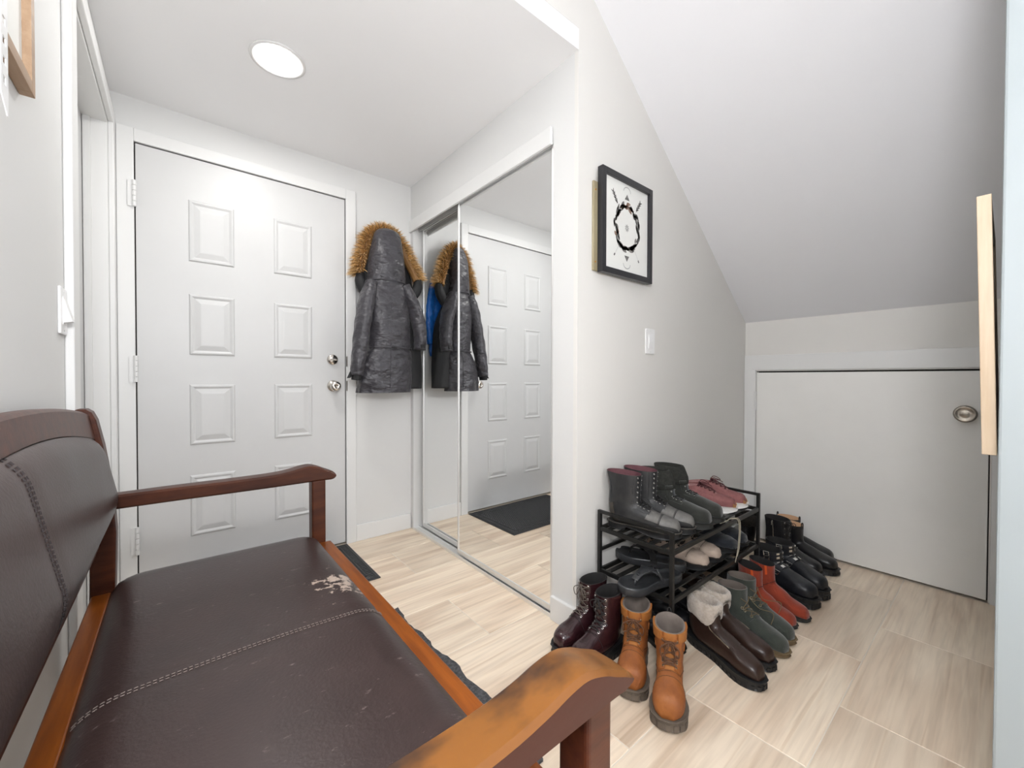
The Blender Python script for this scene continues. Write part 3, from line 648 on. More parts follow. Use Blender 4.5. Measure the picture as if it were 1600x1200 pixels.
# ================================================================== FOOTWEAR
FT = [(0, .0), (.012, .30), (.04, .48), (.10, .62), (.2, .69), (.33, .66), (.45, .67), (.58, .82), (.70, .98), (.78, 1.0), (.86, .92), (.925, .74), (.965, .53), (.99, .28), (1, .0)]
def fhw(u, sq=0.0):
    u = max(0, min(1, u))
    for (a, fa), (b, fb) in zip(FT, FT[1:]):
        if u <= b:
            t = (u - a) / (b - a); v = lerp(fa, fb, t); break
    if sq and u > .8: v = lerp(v, min(1, v * 1.25), sq)
    return v
class Shoe:
    def __init__(s, st, L, W, side=1, asym=0.006, wk=0.97, sq=0.0):
        s.L, s.W, s.side, s.asym, s.sq = L, W, side, asym, sq; s.st = []
        for (tx, tz, bx_, bz, w_, q) in st:
            if w_ is None: w_ = W * fhw(min(bx_ / L, .985), sq) * wk
            s.st.append((tx, tz, bx_, bz, w_, q))
    def yc(s, x):
        u = max(0, x / s.L); return s.side * s.asym * (u * u * .9 - .35 * math.sin(math.pi * min(u, 1)))
    def P0(s, t, phi):
        tx, tz, bx_, bz, w_, q = catmull(s.st, t); w_ = max(w_, .002)
        c, n = math.cos(phi), math.sin(phi); e = 2 / (2.25 if c > 0 else 2 + 2.2 * max(q, 0))
        a = math.copysign(abs(c) ** e, c); l = math.copysign(abs(n) ** e, n)
        x = (tx + bx_) / 2 + a * (tx - bx_) / 2; z = (tz + bz) / 2 + a * (tz - bz) / 2
        return Vector((x, l * w_ + s.yc(x), z))
    def N(s, t, phi):
        h = .004; t = max(.002, min(.998, t))
        d1 = s.P0(min(1, t + h), phi) - s.P0(max(0, t - h), phi); d2 = s.P0(t, phi + .03) - s.P0(t, phi - .03)
        n = d1.cross(d2)
        if n.length < 1e-12: n = Vector((0, 0, 1))
        n.normalize(); c = s.mid(t)
        if n.dot(s.P0(t, phi) - c) < 0: n = -n
        return n
    def mid(s, t):
        tx, tz, bx_, bz, w_, q = catmull(s.st, t); x = (tx + bx_) / 2; return Vector((x, s.yc(x), (tz + bz) / 2))
    def S(s, t, phi, off=0.0):
        p = s.P0(t, phi); return p + s.N(t, phi) * off if off else p
    # ---- parts
    def upper(s, M, parent, n=30, m=30, wr=None, name='upper', t1=1.0, col=None):
        rs = []
        for i in range(n + 1):
            t = t1 * i / n; ring = []
            for j in range(m):
                phi = 2 * math.pi * j / m; p = s.P0(t, phi)
                if wr: p = p + s.N(t, phi) * wr(t, phi)
                ring.append(p)
            rs.append(ring)
        return fixn(MB().rings(rs, True, False).build(name, M, parent, smooth=True))
    def lining(s, M, parent, th=.004, deep=.62, m=30, name='lining'):
        rs = []
        for t, off in ((1, 0), (1, -th * .5), (1, -th), (.93, -th - .001), (.8, -th - .002), (deep, -th - .003)):
            rs.append([s.S(t, 2 * math.pi * j / m, 0) if off == 0 else s.S(t, 2 * math.pi * j / m, off) for j in range(m)])
        rs[1] = [p + Vector((0, 0, .0015)) for p in rs[1]]
        return MB().rings(rs, False, True).build(name, M, parent, smooth=True)
    def band(s, t0, t1, p0, p1, off, M, parent, name, nt=8, npi=10, base=-.001, smooth=True, tf=None):
        top, bot = [], []
        for i in range(nt + 1):
            r1, r2 = [], []
            for j in range(npi + 1):
                ph = lerp(p0, p1, j / npi); a, b = (tf(j / npi) if tf else (t0, t1)); t = lerp(a, b, i / nt)
                r1.append(s.S(t, ph, off)); r2.append(s.S(t, ph, base))
            top.append(r1); bot.append(r2)
        mb = MB(); mb.rings(top, False, False, False); mb.rings([r[::-1] for r in bot], False, False, False)
        loop_t = top[0] + [r[-1] for r in top[1:-1]] + top[-1][::-1] + [r[0] for r in top[-2:0:-1]]
        loop_b = bot[0] + [r[-1] for r in bot[1:-1]] + bot[-1][::-1] + [r[0] for r in bot[-2:0:-1]]
        mb.rings([loop_b, loop_t], False, False)
        o = fixn(mb.build(name, M, parent, smooth=smooth))
        md = o.modifiers.new('weld', 'WELD'); md.merge_threshold = 0.00005
        md = o.modifiers.new('es', 'EDGE_SPLIT'); md.split_angle = R(45); return o
    def outline(s, grow, n=44):
        P = []; us = [0.5 - 0.5 * math.cos(math.pi * i / n) for i in range(n + 1)]
        L_ = s.L
        def pt(u, sg):
            hw = s.W * fhw(u, s.sq); x = u * L_
            dx = grow if u > .97 else (-grow if u < .03 else 0)
            return (x + dx, sg * (hw + grow * (1 if .005 < u < .995 else 0)) + s.yc(x))
        for u in us: P.append(pt(u, 1))
        for u in us[-2:0:-1]: P.append(pt(u, -1))
        return P
    def sole(s, zs, M, parent, grow=.003, heel=None, spring=.006, welt=None, name='sole', lugs=None, flare=0.0, groove=False):
        O = s.outline(grow)
        def zb(x):
            u = x / s.L; z = spring * max(0, (u - .8) / .2) ** 2
            if heel:      # (heel length fraction, arch height)
                a, h = heel
                if a < u < .62:
                    k = (u - a) / (.62 - a); z = max(z, h * max(0, 1 - k) ** .8)
            return z
        def lay(fr, g):
            r = []
            for (x, y) in O:
                yy = s.yc(x); cx = s.L / 2
                r.append((x + math.copysign(g, x - cx) * min(1, abs(x - cx) / (s.L * .45)) ** 6, yy + (y - yy) + math.copysign(g, y - yy) * min(1, abs(y - yy) / .01), lerp(zb(x), zs, fr)))
            return r
        rs = [lay(0, flare - .002), lay(.12, flare)]
        if groove: rs += [lay(.42, flare * .5), lay(.46, flare * .5 - .002), lay(.52, flare * .5 - .002), lay(.56, flare * .4)]
        rs += [lay(.85, 0), lay(1.0, -.0005), lay(1.0 + .002 / zs, -.004)]
        mb = MB(); mb.rings(rs)
        if lugs:
            n_, d, hgt = lugs; k = len(O); acc = 0
            step = 2 * math.pi / n_
            pts = []
            per = [0]
            for i in range(k): per.append(per[-1] + math.dist(O[i], O[(i + 1) % k]))
            for q in range(n_):
                tgt = per[-1] * q / n_
                for i in range(k):
                    if per[i] <= tgt <= per[i + 1]: break
                a, b = O[i], O[(i + 1) % k]; f_ = (tgt - per[i]) / max(1e-9, per[i + 1] - per[i]); x, y = lerp(a[0], b[0], f_), lerp(a[1], b[1], f_)
                dx, dy = b[0] - a[0], b[1] - a[1]; l = math.hypot(dx, dy); dx, dy = dx / l, dy / l; nx, ny = dy, -dx
                if (x - s.L / 2) * nx + (y - s.yc(x)) * ny < 0: nx, ny = -nx, -ny
                wl = per[-1] / n_ * .30; z0, z1 = zb(x), zb(x) + hgt
                c = [(x + dx * a_ + nx * b_, y + dy * a_ + ny * b_) for a_, b_ in ((-wl, -.006), (wl, -.006), (wl, d + flare), (-wl, d + flare))]
                mb.hexa([(p[0], p[1], z0) for p in c] + [(p[0], p[1], z1) for p in c])
        o = fixn(mb.build(name, M, parent, smooth=True)); md = o.modifiers.new('es', 'EDGE_SPLIT'); md.split_angle = R(35)
        return o
    def welt(s, zs, M, parent, grow=.003, r=.0022):
        O = s.outline(grow); P = [(x, y, zs) for x, y in O]; P.append(P[0])
        return MB().tube(P, r, 6, False).build('welt', M, parent, smooth=True)
    def eyelets(s, ts, a, M, parent, r=.0036, off=.003, name='eyelets'):
        mb = MB()
        for t in ts:
            for sg in (-1, 1):
                aa = a(t) if callable(a) else a; mb.torus(s.S(t, sg * aa, off), s.N(t, sg * aa), r, r * .38, 12, 5)
        o = mb.build(name, M, parent, smooth=True); o['kind'] = 'stuff'; return o
    def laces(s, ts, a, M, parent, r=.0016, off=.004, bow=1.0, name='laces', cross=True, rnd=None, loose=0):
        mb = MB(); A = (lambda t: a(t) if callable(a) else a)
        def path(t0, p0, t1, p1, lift):
            return [s.S(lerp(t0, t1, k / 7), lerp(p0, p1, k / 7), off + lift * math.sin(math.pi * k / 7)) for k in range(8)]
        mb.tube(path(ts[0], -A(ts[0]), ts[0], A(ts[0]), .001), r, 6)
        for i in range(len(ts) - 1):
            t0, t1 = ts[i], ts[i + 1]
            mb.tube(path(t0, -A(t0), t1, A(t1), .0025), r, 6); mb.tube(path(t0, A(t0), t1, -A(t1), .0008), r, 6)
        if bow:
            te = ts[-1]; c = s.S(te, 0, off + .004); n = s.N(te, 0); y = Vector((0, 1, 0)); d = n.cross(y)
            if d.z > 0: d = -d
            rr = rnd or random.Random(1)
            mb.tube([c - y * .005, c + n * .003, c + y * .005], r * 1.8, 6)
            for sg in (1, -1):
                mb.tube(path(te, sg * A(te), te, 0, .002), r, 6)
                l = bow * rr.uniform(.030, .040); sp = bow * rr.uniform(.018, .028)
                loop = [c, c + y * sg * sp * .6 + n * .012, c + y * sg * sp * 1.2 + n * .014 + d * l * .35, c + y * sg * sp * 1.1 + n * .009 + d * l, c + y * sg * sp * .55 + n * .006 + d * l * .8, c + y * sg * sp * .2 + n * .006 + d * l * .3, c]
                mb.tube(spline([tuple(p) for p in loop], 22), r, 6)
                e = [c, c + y * sg * sp * .5 + n * .010 + d * l * .3, c + y * sg * sp * .7 + n * .007 + d * l * 1.0, c + y * sg * sp * .55 + n * .005 + d * l * 1.45]
                mb.tube(spline([tuple(p) for p in e], 12), r, 6)
        return mb.build(name, M, parent, smooth=True)
    def seam(s, pts, M, parent, r=.0008, off=.0008, name='seam'):
        mb = MB()
        for pl in pts: mb.tube([s.S(t, p, off) for t, p in pl], r, 5)
        return mb.build(name, M, parent, smooth=True)

def boot_st(L, zs, H, th=.046, xa=.115, za=None, xt=None, xb=0.0, wa=.034, wt=.044, Hb=None, instep=.34):
    za = za or zs + .115; xt = xt or xa - .004; Hb = Hb or H
    return [(.988 * L, zs + .30 * th, .985 * L, zs - .002, None, .3), (.968 * L, zs + .74 * th, .96 * L, zs - .002, None, .6), (.915 * L, zs + th * .98, .91 * L, zs - .002, None, .8),
            (.80 * L, zs + th * 1.12, .78 * L, zs - .002, None, .9), (.69 * L, zs + th * 1.32, .62 * L, zs - .002, None, .9), (.575 * L, zs + lerp(th * 1.32, za - zs, .42), .42 * L, zs - .002, .037, .8),
            (lerp(.575 * L, xa, .66), lerp(zs + lerp(th * 1.32, za - zs, .42), za, .55), .17 * L, zs - .001, wa + .001, .6), (xa + .002, za, .014, zs + .014, wa, .15),
            (lerp(xa, xt, .4), lerp(za, H, .35), .001, lerp(zs, Hb, .34), lerp(wa, wt, .3), 0), (lerp(xa, xt, .75), lerp(za, H, .7), .004, lerp(zs, Hb, .68), lerp(wa, wt, .7), 0), (xt, H, xb, Hb, wt, 0)]
def low_st(L, zs, th=.044, tongue=.085, xt=.115, heel=.062, w_=.032):
    return [(.988 * L, zs + .30 * th, .985 * L, zs - .002, None, .3), (.965 * L, zs + .72 * th, .96 * L, zs - .002, None, .6), (.91 * L, zs + th * .94, .91 * L, zs - .002, None, .8),
            (.80 * L, zs + th * 1.06, .77 * L, zs - .002, None, .9), (.69 * L, zs + th * 1.22, .60 * L, zs - .002, None, .9), (.58 * L, zs + lerp(th * 1.22, tongue, .55), .38 * L, zs - .002, .036, .8),
            (lerp(.58 * L, xt, .55), zs + lerp(th * 1.22, tongue, .85), .14 * L, zs - .001, w_ + .001, .6), (lerp(.58 * L, xt, .85), zs + tongue * .97, .010, zs + .014, w_, .2), (xt, zs + tongue, .000, zs + heel, w_, 0)]

def place(name, heel, toe, z, label, cat, group, tilt=None):
    a = math.atan2(toe[1] - heel[1], toe[0] - heel[0])
    r = empty(name, (heel[0], heel[1], z), a)
    if tilt: r.rotation_euler = (tilt[0], tilt[1], a)
    tag(r, label, cat, group); return r

# --- leathers
dk = lambda c: tuple(v * (.55 if max(c) < .09 else .8) for v in c)
lm = lambda n, a, b, rough=.4, **k: mat(n, dk(a), rough, c2=dk(b), scale=k.pop('scale', 14), bump=k.pop('bump', .12), bscale=k.pop('bscale', 130), **k)
L_burg = lm('burgundy_leather', (.040, .012, .016), (.062, .018, .022), .25, coat=.3)
L_tan = lm('tan_nubuck', (.36, .115, .020), (.26, .075, .014), .62, scale=22, bump=.2)
L_tan2 = lm('tan_padded_collar', (.45, .17, .035), (.36, .12, .022), .6)
L_brown = lm('dark_brown_leather', (.042, .020, .014), (.062, .030, .021), .36)
L_green = lm('green_suede', (.040, .052, .040), (.075, .085, .066), .85, scale=16, bump=.3, bscale=320, sheen=.4)
L_red = lm('rust_red_suede', (.36, .040, .008), (.26, .028, .006), .8, scale=18, bump=.3, bscale=320, sheen=.3)
L_black = lm('black_leather', (.010, .010, .012), (.018, .018, .022), .36)
L_navyblk = lm('blue_black_leather', (.012, .014, .020), (.024, .027, .036), .42)
L_grey = lm('scuffed_black_leather', (.030, .031, .034), (.085, .083, .080), .48, scale=9, lo=.45, hi=.75)
L_toe = lm('worn_pale_toe_leather', (.22, .21, .195), (.075, .077, .08), .5, scale=10, lo=.4, hi=.75)
L_vamp = lm('worn_vamp_leather', (.21, .20, .185), (.06, .06, .062), .55, scale=10, lo=.4, hi=.7)
L_counter = lm('worn_brown_counter', (.10, .085, .065), (.05, .045, .04), .6)
L_greyd = lm('slate_black_leather', (.030, .033, .038), (.055, .058, .064), .5)
L_olive = lm('olive_black_suede', (.024, .026, .021), (.042, .044, .035), .88, scale=20, bump=.3, bscale=320, sheen=.3)
L_pink = lm('dusty_pink_fabric', (.34, .135, .130), (.28, .105, .105), .8, scale=60, bump=.3, bscale=420)
L_pinkl = lm('pale_pink_lining', (.42, .22, .21), (.36, .18, .18), .8, scale=60)
L_maroon = mat('maroon_lace', (.085, .020, .024), .7)
L_cream = lm('cream_suede', (.62, .50, .41), (.54, .42, .34), .85, scale=20, bump=.3, bscale=300)
L_eva = lm('grey_moulded_foam', (.050, .053, .058), (.062, .065, .070), .32, bump=.04)
L_navy = lm('navy_suede', (.012, .016, .026), (.022, .028, .042), .85, bump=.3, bscale=300, sheen=.3)
R_black = lm('black_sole_rubber', (.012, .012, .013), (.020, .020, .021), .5)
R_tan = lm('taupe_sole_rubber', (.17, .135, .10), (.12, .092, .070), .7)
R_crepe = lm('crepe_sole', (.21, .145, .075), (.15, .10, .05), .8, scale=60)
R_white = mat('white_foam_sole', (.82, .80, .77), .5)
R_gum = mat('gum_rubber', (.42, .21, .085), .55)
R_grey = lm('charcoal_sole_rubber', (.030, .031, .028), (.045, .046, .042), .7)
R_pale = lm('worn_pale_welt', (.20, .18, .15), (.12, .105, .09), .7)
T_dark = mat('dark_lining', (.012, .011, .011), .9)
T_maroon = lm('maroon_lining', (.10, .028, .040), (.16, .060, .070), .8)
T_grey = lm('grey_brown_lining', (.17, .14, .12), (.23, .19, .165), .85)
T_wool = lm('cream_shearling', (.66, .58, .50), (.52, .44, .36), .95, scale=60, bump=1.0, bscale=190, sheen=.5)
T_fur = lm('black_fur', (.014, .012, .010), (.045, .035, .027), .95, scale=80, bump=1.0, bscale=200)
T_knit = lm('charcoal_knit', (.026, .027, .022), (.045, .046, .038), .95, scale=80, bump=.6, bscale=200)
T_beige = mat('beige_elastic_lining', (.56, .34, .20), .7)
lace_brown = mat('brown_lace', (.10, .042, .018), .75)
lace_black = mat('black_lace', (.012, .012, .012), .7)
lace_grey = mat('grey_brown_lace', (.11, .090, .075), .7)
lace_olive = mat('olive_cord_lace', (.17, .125, .065), .75)
lace_pale = mat('pale_cord', (.40, .36, .28), .75)
steel = mat('polished_steel', (.78, .77, .74), .18, 1.0)
antique = mat('antique_brass', (.34, .29, .21), .35, 1.0)
silver = mat('silver_hardware', (.85, .84, .80), .25, 1.0)

# ---------------------------------------------------------------- laced boots
def burgundy(heel, toe, side, label, n):
    r = place('combat_boot', heel, toe, 0, label, 'boot', 'burgundy combat boots'); L, zs, H = .262, .042, .226
    s = Shoe(boot_st(L, zs, H, .050, .118, zs + .098, .120, -.002, .036, .040), L, .0415, side)
    s.upper(L_burg, r); s.lining(T_dark, r)
    s.sole(zs, R_black, r, .005, lugs=(34, .002, .016), groove=True); s.welt(zs + .001, R_black, r, .004)
    A = lambda t: lerp(.42, .50, t); ts = [lerp(.50, .965, i / 6) for i in range(7)]
    s.band(.46, 1.0, -.36, .36, .0012, L_burg, r, 'tongue')
    for sg in (1, -1): s.band(.465, 1.0, sg * .30, sg * .75, .0022, L_burg, r, 'eyestay')
    s.eyelets(ts, A, steel, r, .0036, .0025); s.laces(ts, A, lace_grey if side > 0 else lace_black, r, .0015, .005, 1.0, rnd=random.Random(n))
    s.seam([[(.45, p * .1) for p in range(-16, 17)]], T_dark, r); return r
burgundy((1.285, .993), (1.02, 1.005), 1, 'burgundy leather combat boot nearest the closet column, laces looping left', 1)
burgundy((1.258, .908), (1.001, .893), -1, 'burgundy leather combat boot just behind the bench arm tip', 2)

def tan(heel, toe, side, label, n):
    r = place('work_boot', heel, toe, 0, label, 'boot', 'tan lace-up work boots'); L, zs, H = .248, .032, .208
    s = Shoe(boot_st(L, zs, H, .060, .128, zs + .105, .126, .000, .039, .046), L, .047, side, sq=.4)
    s.upper(L_tan, r, wr=lambda t, p: .0008 * math.sin(p * 9 + t * 31) * math.sin(t * 23)); s.lining(T_grey, r, .006)
    s.sole(zs, R_tan, r, .004, lugs=(30, .002, .018)); s.welt(zs, R_tan, r, .004, .003)
    A = lambda t: lerp(.40, .46, t); ts = [lerp(.49, .90, i / 5) for i in range(6)]
    s.band(.45, 1.0, -.33, .33, .0012, L_tan2, r, 'tongue')
    for sg in (1, -1):
        s.band(.455, .93, sg * .28, sg * .85, .0025, L_tan, r, 'eyestay')
        s.band(.90, 1.0, sg * .45, sg * 1.9, .006, L_tan2, r, 'padded_collar')
    s.band(.80, .86, 1.4, 4.88, .003, L_tan, r, 'ankle_strap')
    s.eyelets(ts, A, antique, r, .0032, .003); s.laces(ts, A, lace_brown, r, .0020, .0055, 1.15, rnd=random.Random(n))
    s.seam([[(.34 + .05 * math.cos(p * .12), p * .12) for p in range(-13, 14)], [(.44, p * .1) for p in range(-9, 10)], [(lerp(.45, .62, k / 8), lerp(.9, 1.7, k / 8)) for k in range(9)], [(lerp(.45, .62, k / 8), -lerp(.9, 1.7, k / 8)) for k in range(9)]], lace_brown, r, .0007)
    lp = MB(); c = s.S(.99, math.pi, .0); lp.tube(spline([(c.x + .004, c.y - .008, c.z - .012), (c.x - .006, c.y - .004, c.z + .012), (c.x - .006, c.y + .004, c.z + .012), (c.x + .004, c.y + .008, c.z - .012)], 10), .0022, 6); lp.build('pull_loop', T_dark, r, smooth=True)
    return r
tan((1.288, .840), (1.064, .728), 1, 'tan nubuck work boot with brown laces, left one beside the bench arm', 3)
tan((1.270, .712), (1.054, .587), -1, 'tan nubuck work boot with brown laces, nearest the camera', 4)

def green(heel, toe, side, label, n):
    r = place('suede_boot', heel, toe, 0, label, 'boot', 'green suede lace-up boots'); L, zs, H = .285, .018, .168
    s = Shoe(boot_st(L, zs, H, .046, .125, zs + .085, .120, .006, .034, .040, Hb=H - .012), L, .0425, side)
    s.upper(L_green, r); s.lining(T_grey, r, .003)
    s.sole(zs, R_crepe, r, .003); s.welt(zs + .001, lace_olive, r, .004, .0014)
    A = lambda t: lerp(.36, .46, t); ts = [.50, .60, .70]
    s.band(.46, 1.0, -.30, .30, .001, L_green, r, 'tongue')
    for sg in (1, -1): s.band(.47, 1.0, sg * .25, sg * .95, .002, L_green, r, 'eyestay')
    for k, t in enumerate(ts):
        for sg in (-1, 1):
            p, nn = s.S(t, sg * A(t), .004), s.N(t, sg * A(t)); MB().torus(p, nn, .0044, .0013, 12, 5).add([tuple(p + v) for v in (Vector((.004, 0, -.001)), Vector((-.004, 0, -.001)), Vector((-.004, 0, .001)), Vector((.004, 0, .001)))], [(0, 1, 2, 3)]).build('d_ring', antique, r, smooth=True)
    s.laces(ts + [.86], A, lace_olive, r, .0013, .0055, 0)
    mb = MB()
    c = s.S(.86, .4, .006); e = s.S(.36, .6, .004)
    mb.tube(spline([tuple(c), tuple(c + Vector((.035, side * .012, -.03))), tuple(lerp(c, e, .6) + Vector((.03, .02, .01))), tuple(e)], 20), .0013, 6)
    mb.build('loose_lace', lace_olive, r, smooth=True); return r
green((1.742, .757), (1.660, .490), 1, 'green suede lace-up boot next to the shearling boots', 5)
green((1.846, .765), (1.766, .492), -1, 'green suede lace-up boot next to the rust red boots', 6)

def grey_combat(heel, toe, side, label, M, n):
    r = place('combat_boot', heel, toe, SH1, label, 'boot', 'scuffed combat boots on the top shelf'); L, zs, H = .272, .024, .218
    s = Shoe(boot_st(L, zs, H, .044, .120, zs + .088, .126, -.010, .034, .042, Hb=H + .006), L, .041, side)
    s.upper(M, r, wr=lambda t, p: .0009 * math.sin(p * 5 + t * 40) * max(0, math.sin((t - .4) * 5))); s.lining(T_maroon, r, .003, .66)
    s.sole(zs, R_black, r, .003, heel=(.27, .016)); s.welt(zs, R_pale, r, .003, .0025)
    ts = [.48, .535, .59, .645]; A = lambda t: lerp(.40, .50, t)
    s.band(.44, .99, -.42, .42, -.002, L_greyd, r, 'tongue', base=-.004)
    for sg in (1, -1): s.band(.455, 1.0, sg * .34, sg * .88, .0022, M, r, 'eyestay')
    s.eyelets(ts + [.72, .77, .82, .87, .92, .965], lambda t: .46, steel, r, .0026, .003)
    s.laces(ts, A, lace_black, r, .0014, .0045, .75, rnd=random.Random(n))
    s.seam([[(.33, p * .12) for p in range(-13, 14)], [(.345, p * .12) for p in range(-13, 14)]], T_dark, r, .0007)
    s.band(.70, 1.0, 2.5, 3.78, .0015, M, r, 'heel_strip')
    s.band(.0, .33, -1.5, 1.5, .0012, L_toe, r, 'toe_cap', 10, 16); s.band(.34, .47, -1.45, 1.45, .0008, L_vamp, r, 'vamp', 6, 16); s.band(.62, .80, 2.2, 4.08, .0018, L_counter, r, 'heel_counter', 6, 14)
    return r
grey_combat((1.350, 1.018), (1.420, .765), 1, 'scuffed pale-toed black combat boot at the left end of the top shelf', L_grey, 7)
grey_combat((1.460, 1.015), (1.520, .762), -1, 'scuffed black combat boot beside its mate, open maroon-lined shaft', L_grey, 8)

def olive(heel, toe, side, label, n):
    r = place('ankle_boot', heel, toe, SH1, label, 'boot', 'olive ankle boots on the top shelf'); L, zs, H = .272, .022, .150
    s = Shoe(boot_st(L, zs, H, .050, .128, zs + .082, .122, .004, .034, .040), L, .044, side)
    s.upper(L_olive, r); s.lining(T_dark, r)
    s.sole(zs, R_grey, r, .003); s.welt(zs, R_grey, r, .003, .002)
    ts = [.48, .56, .64, .72]; A = lambda t: .42
    s.band(.45, .98, -.34, .34, .001, L_navy, r, 'tongue')
    for sg in (1, -1): s.band(.455, .97, sg * .28, sg * .80, .0025, L_olive, r, 'eyestay')
    s.eyelets(ts + [.84, .93], A, steel, r, .0026, .003); s.laces(ts, A, lace_black, r, .0015, .005, .0)
    # ribbed knit cuff
    rs = []; mseg = 72
    st_top = s.st[-1]; tx, tz, bx_, bz, w_, q = st_top
    for k, (dz, g) in enumerate(((-.020, .002), (-.012, .005), (.010, .0065), (.032, .0065), (.048, .006), (.056, .004), (.056, .0), (.042, -.003), (.0, -.004))):
        ring = []
        for j in range(mseg):
            ph = 2 * math.pi * j / mseg; p = s.S(1, ph, g + (.0012 if j % 2 else 0) * (1 if k < 6 else 0)); ring.append(p + Vector((-.022 * max(0, dz) / .056, 0, dz)))
        rs.append(ring)
    fixn(MB().rings(rs, False, False).build('knit_cuff', T_knit, r, smooth=True))
    s.band(.93, 1.0, -.9, -.30, .0095, L_olive, r, 'cuff_tab')
    return r
olive((1.576, 1.000), (1.612, .735), 1, 'dark olive suede ankle boot with ribbed knit cuff on the top shelf', 9)
olive((1.698, 1.005), (1.730, .745), -1, 'dark olive suede ankle boot half hidden beside the pink trainers', 10)

def chain_boot(heel, toe, side, label, L=.275, H=.245, nm=11):
    r = place('tall_boot', heel, toe, 0, label, 'boot', 'tall black zip boots'); zs = .034
    s = Shoe(boot_st(L, zs, H, .050, .118, zs + .098, .118, -.004, .036, .048), L, .046, side)
    s.upper(L_black, r); s.lining(T_dark, r); s.sole(zs, R_black, r, .005, lugs=(30, .003, .014))
    ts = [lerp(.52, .97, i / 6) for i in range(7)]; A = lambda t: .46
    s.band(.48, 1, -.34, .34, .001, L_black, r, 'tongue')
    for sg in (1, -1): s.band(.485, 1, sg * .30, sg * .78, .0022, L_black, r, 'eyestay')
    s.eyelets(ts, A, silver, r, .0032, .003); s.laces(ts, A, lace_black, r, .0016, .005, .8, rnd=random.Random(nm))
    for sg in (1, -1): s.band(.60, .985, sg * 1.45, sg * 1.53, .0018, silver, r, 'zip')
    p = s.S(.975, -1.5, .003); MB().box((p.x - .003, p.y - .003, p.z - .022), (p.x + .003, p.y + .003, p.z)).build('zip_pull', silver, r, bevel=.001)
    return r
chain_boot((2.505, .835), (2.432, .565), 1, 'tall black laced boot with silver zip behind the buckle boots')
chain_boot((2.140, 1.036), (2.140, .82), -1, 'tall black laced boot with silver eyelets beside the rack end', .208, .245, 12)

# ---------------------------------------------------------------- slip-on and buckled boots
def shearling(heel, toe, side, label, n):
    r = place('shearling_boot', heel, toe, 0, label, 'boot', 'brown shearling-cuffed boots'); L, zs, H = .292, .030, .165
    s = Shoe(boot_st(L, zs, H, .046, .125, zs + .085, .118, .006, .033, .035), L, .0425, side)
    s.upper(L_brown, r); s.sole(zs, R_black, r, .004, heel=None, lugs=(36, .0025, .013)); s.welt(zs, R_black, r, .005, .0025)
    rnd = random.Random(n); rs = []; mseg = 44
    prof = ((-.050, .004), (-.046, .008), (-.030, .0105), (-.010, .011), (.006, .011), (.016, .008), (.020, .002), (.016, -.006), (.004, -.010), (-.02, -.012), (-.06, -.014))
    for k, (dz, g) in enumerate(prof):
        ring = []
        for j in range(mseg):
            ph = 2 * math.pi * j / mseg; front = max(0, math.cos(ph)) ** 6
            d = dz
            if k < 3: d = dz + .028 * front + .008 * math.sin(ph * 3 + n)
            p = s.S(1, ph, g + rnd.uniform(-.0016, .0016)); ring.append(p + Vector((0, 0, d + rnd.uniform(-.0012, .0012))))
        rs.append(ring)
    fixn(MB().rings(rs, False, True).build('shearling_cuff', T_wool, r, smooth=True))
    s.seam([[(lerp(.42, .95, k / 14), .9 * side) for k in range(15)]], antique, r, .0016, .001, 'zip')
    s.seam([[(.40, p * .1) for p in range(2, 12)], [(.60, 1.5 + p * .1) for p in range(0, 12)]], T_dark, r); return r
shearling((1.512, .760), (1.432, .480), -1, 'brown leather boot with cream shearling cuff, front one by the rack post', 1)
shearling((1.618, .775), (1.543, .497), 1, 'brown leather boot with cream shearling cuff beside the green boots', 2)

def red(heel, toe, side, label):
    r = place('ankle_boot', heel, toe, 0, label, 'boot', 'rust red ankle boots'); L, zs, H = .248, .014, .172
    s = Shoe(boot_st(L, zs, H, .040, .108, zs + .09, .104, .000, .029, .036, Hb=H + .008), L, .037, side)
    s.upper(L_red, r); s.lining(T_dark, r, .003); s.sole(zs, R_grey, r, .002, heel=(.26, .006))
    s.band(.70, .99, 1.40 * -1, 1.62 * -1, .002, L_red, r, 'elastic_gore'); s.band(.70, .99, 1.40, 1.62, .002, L_red, r, 'elastic_gore')
    m_tab = mat('bright_orange_tab', (.62, .085, .012), .8)
    s.band(.86, 1.0, -1.0, -.82, .0045, m_tab, r, 'pull_tab'); s.seam([[(.72, p * .15) for p in range(-20, 21)]], T_dark, r, .0009)
    return r
red((1.948, .757), (1.866, .506), 1, 'rust red suede ankle boot nearer the green boots')
red((2.030, .742), (1.984, .520), -1, 'rust red suede ankle boot beside the black buckle boots')

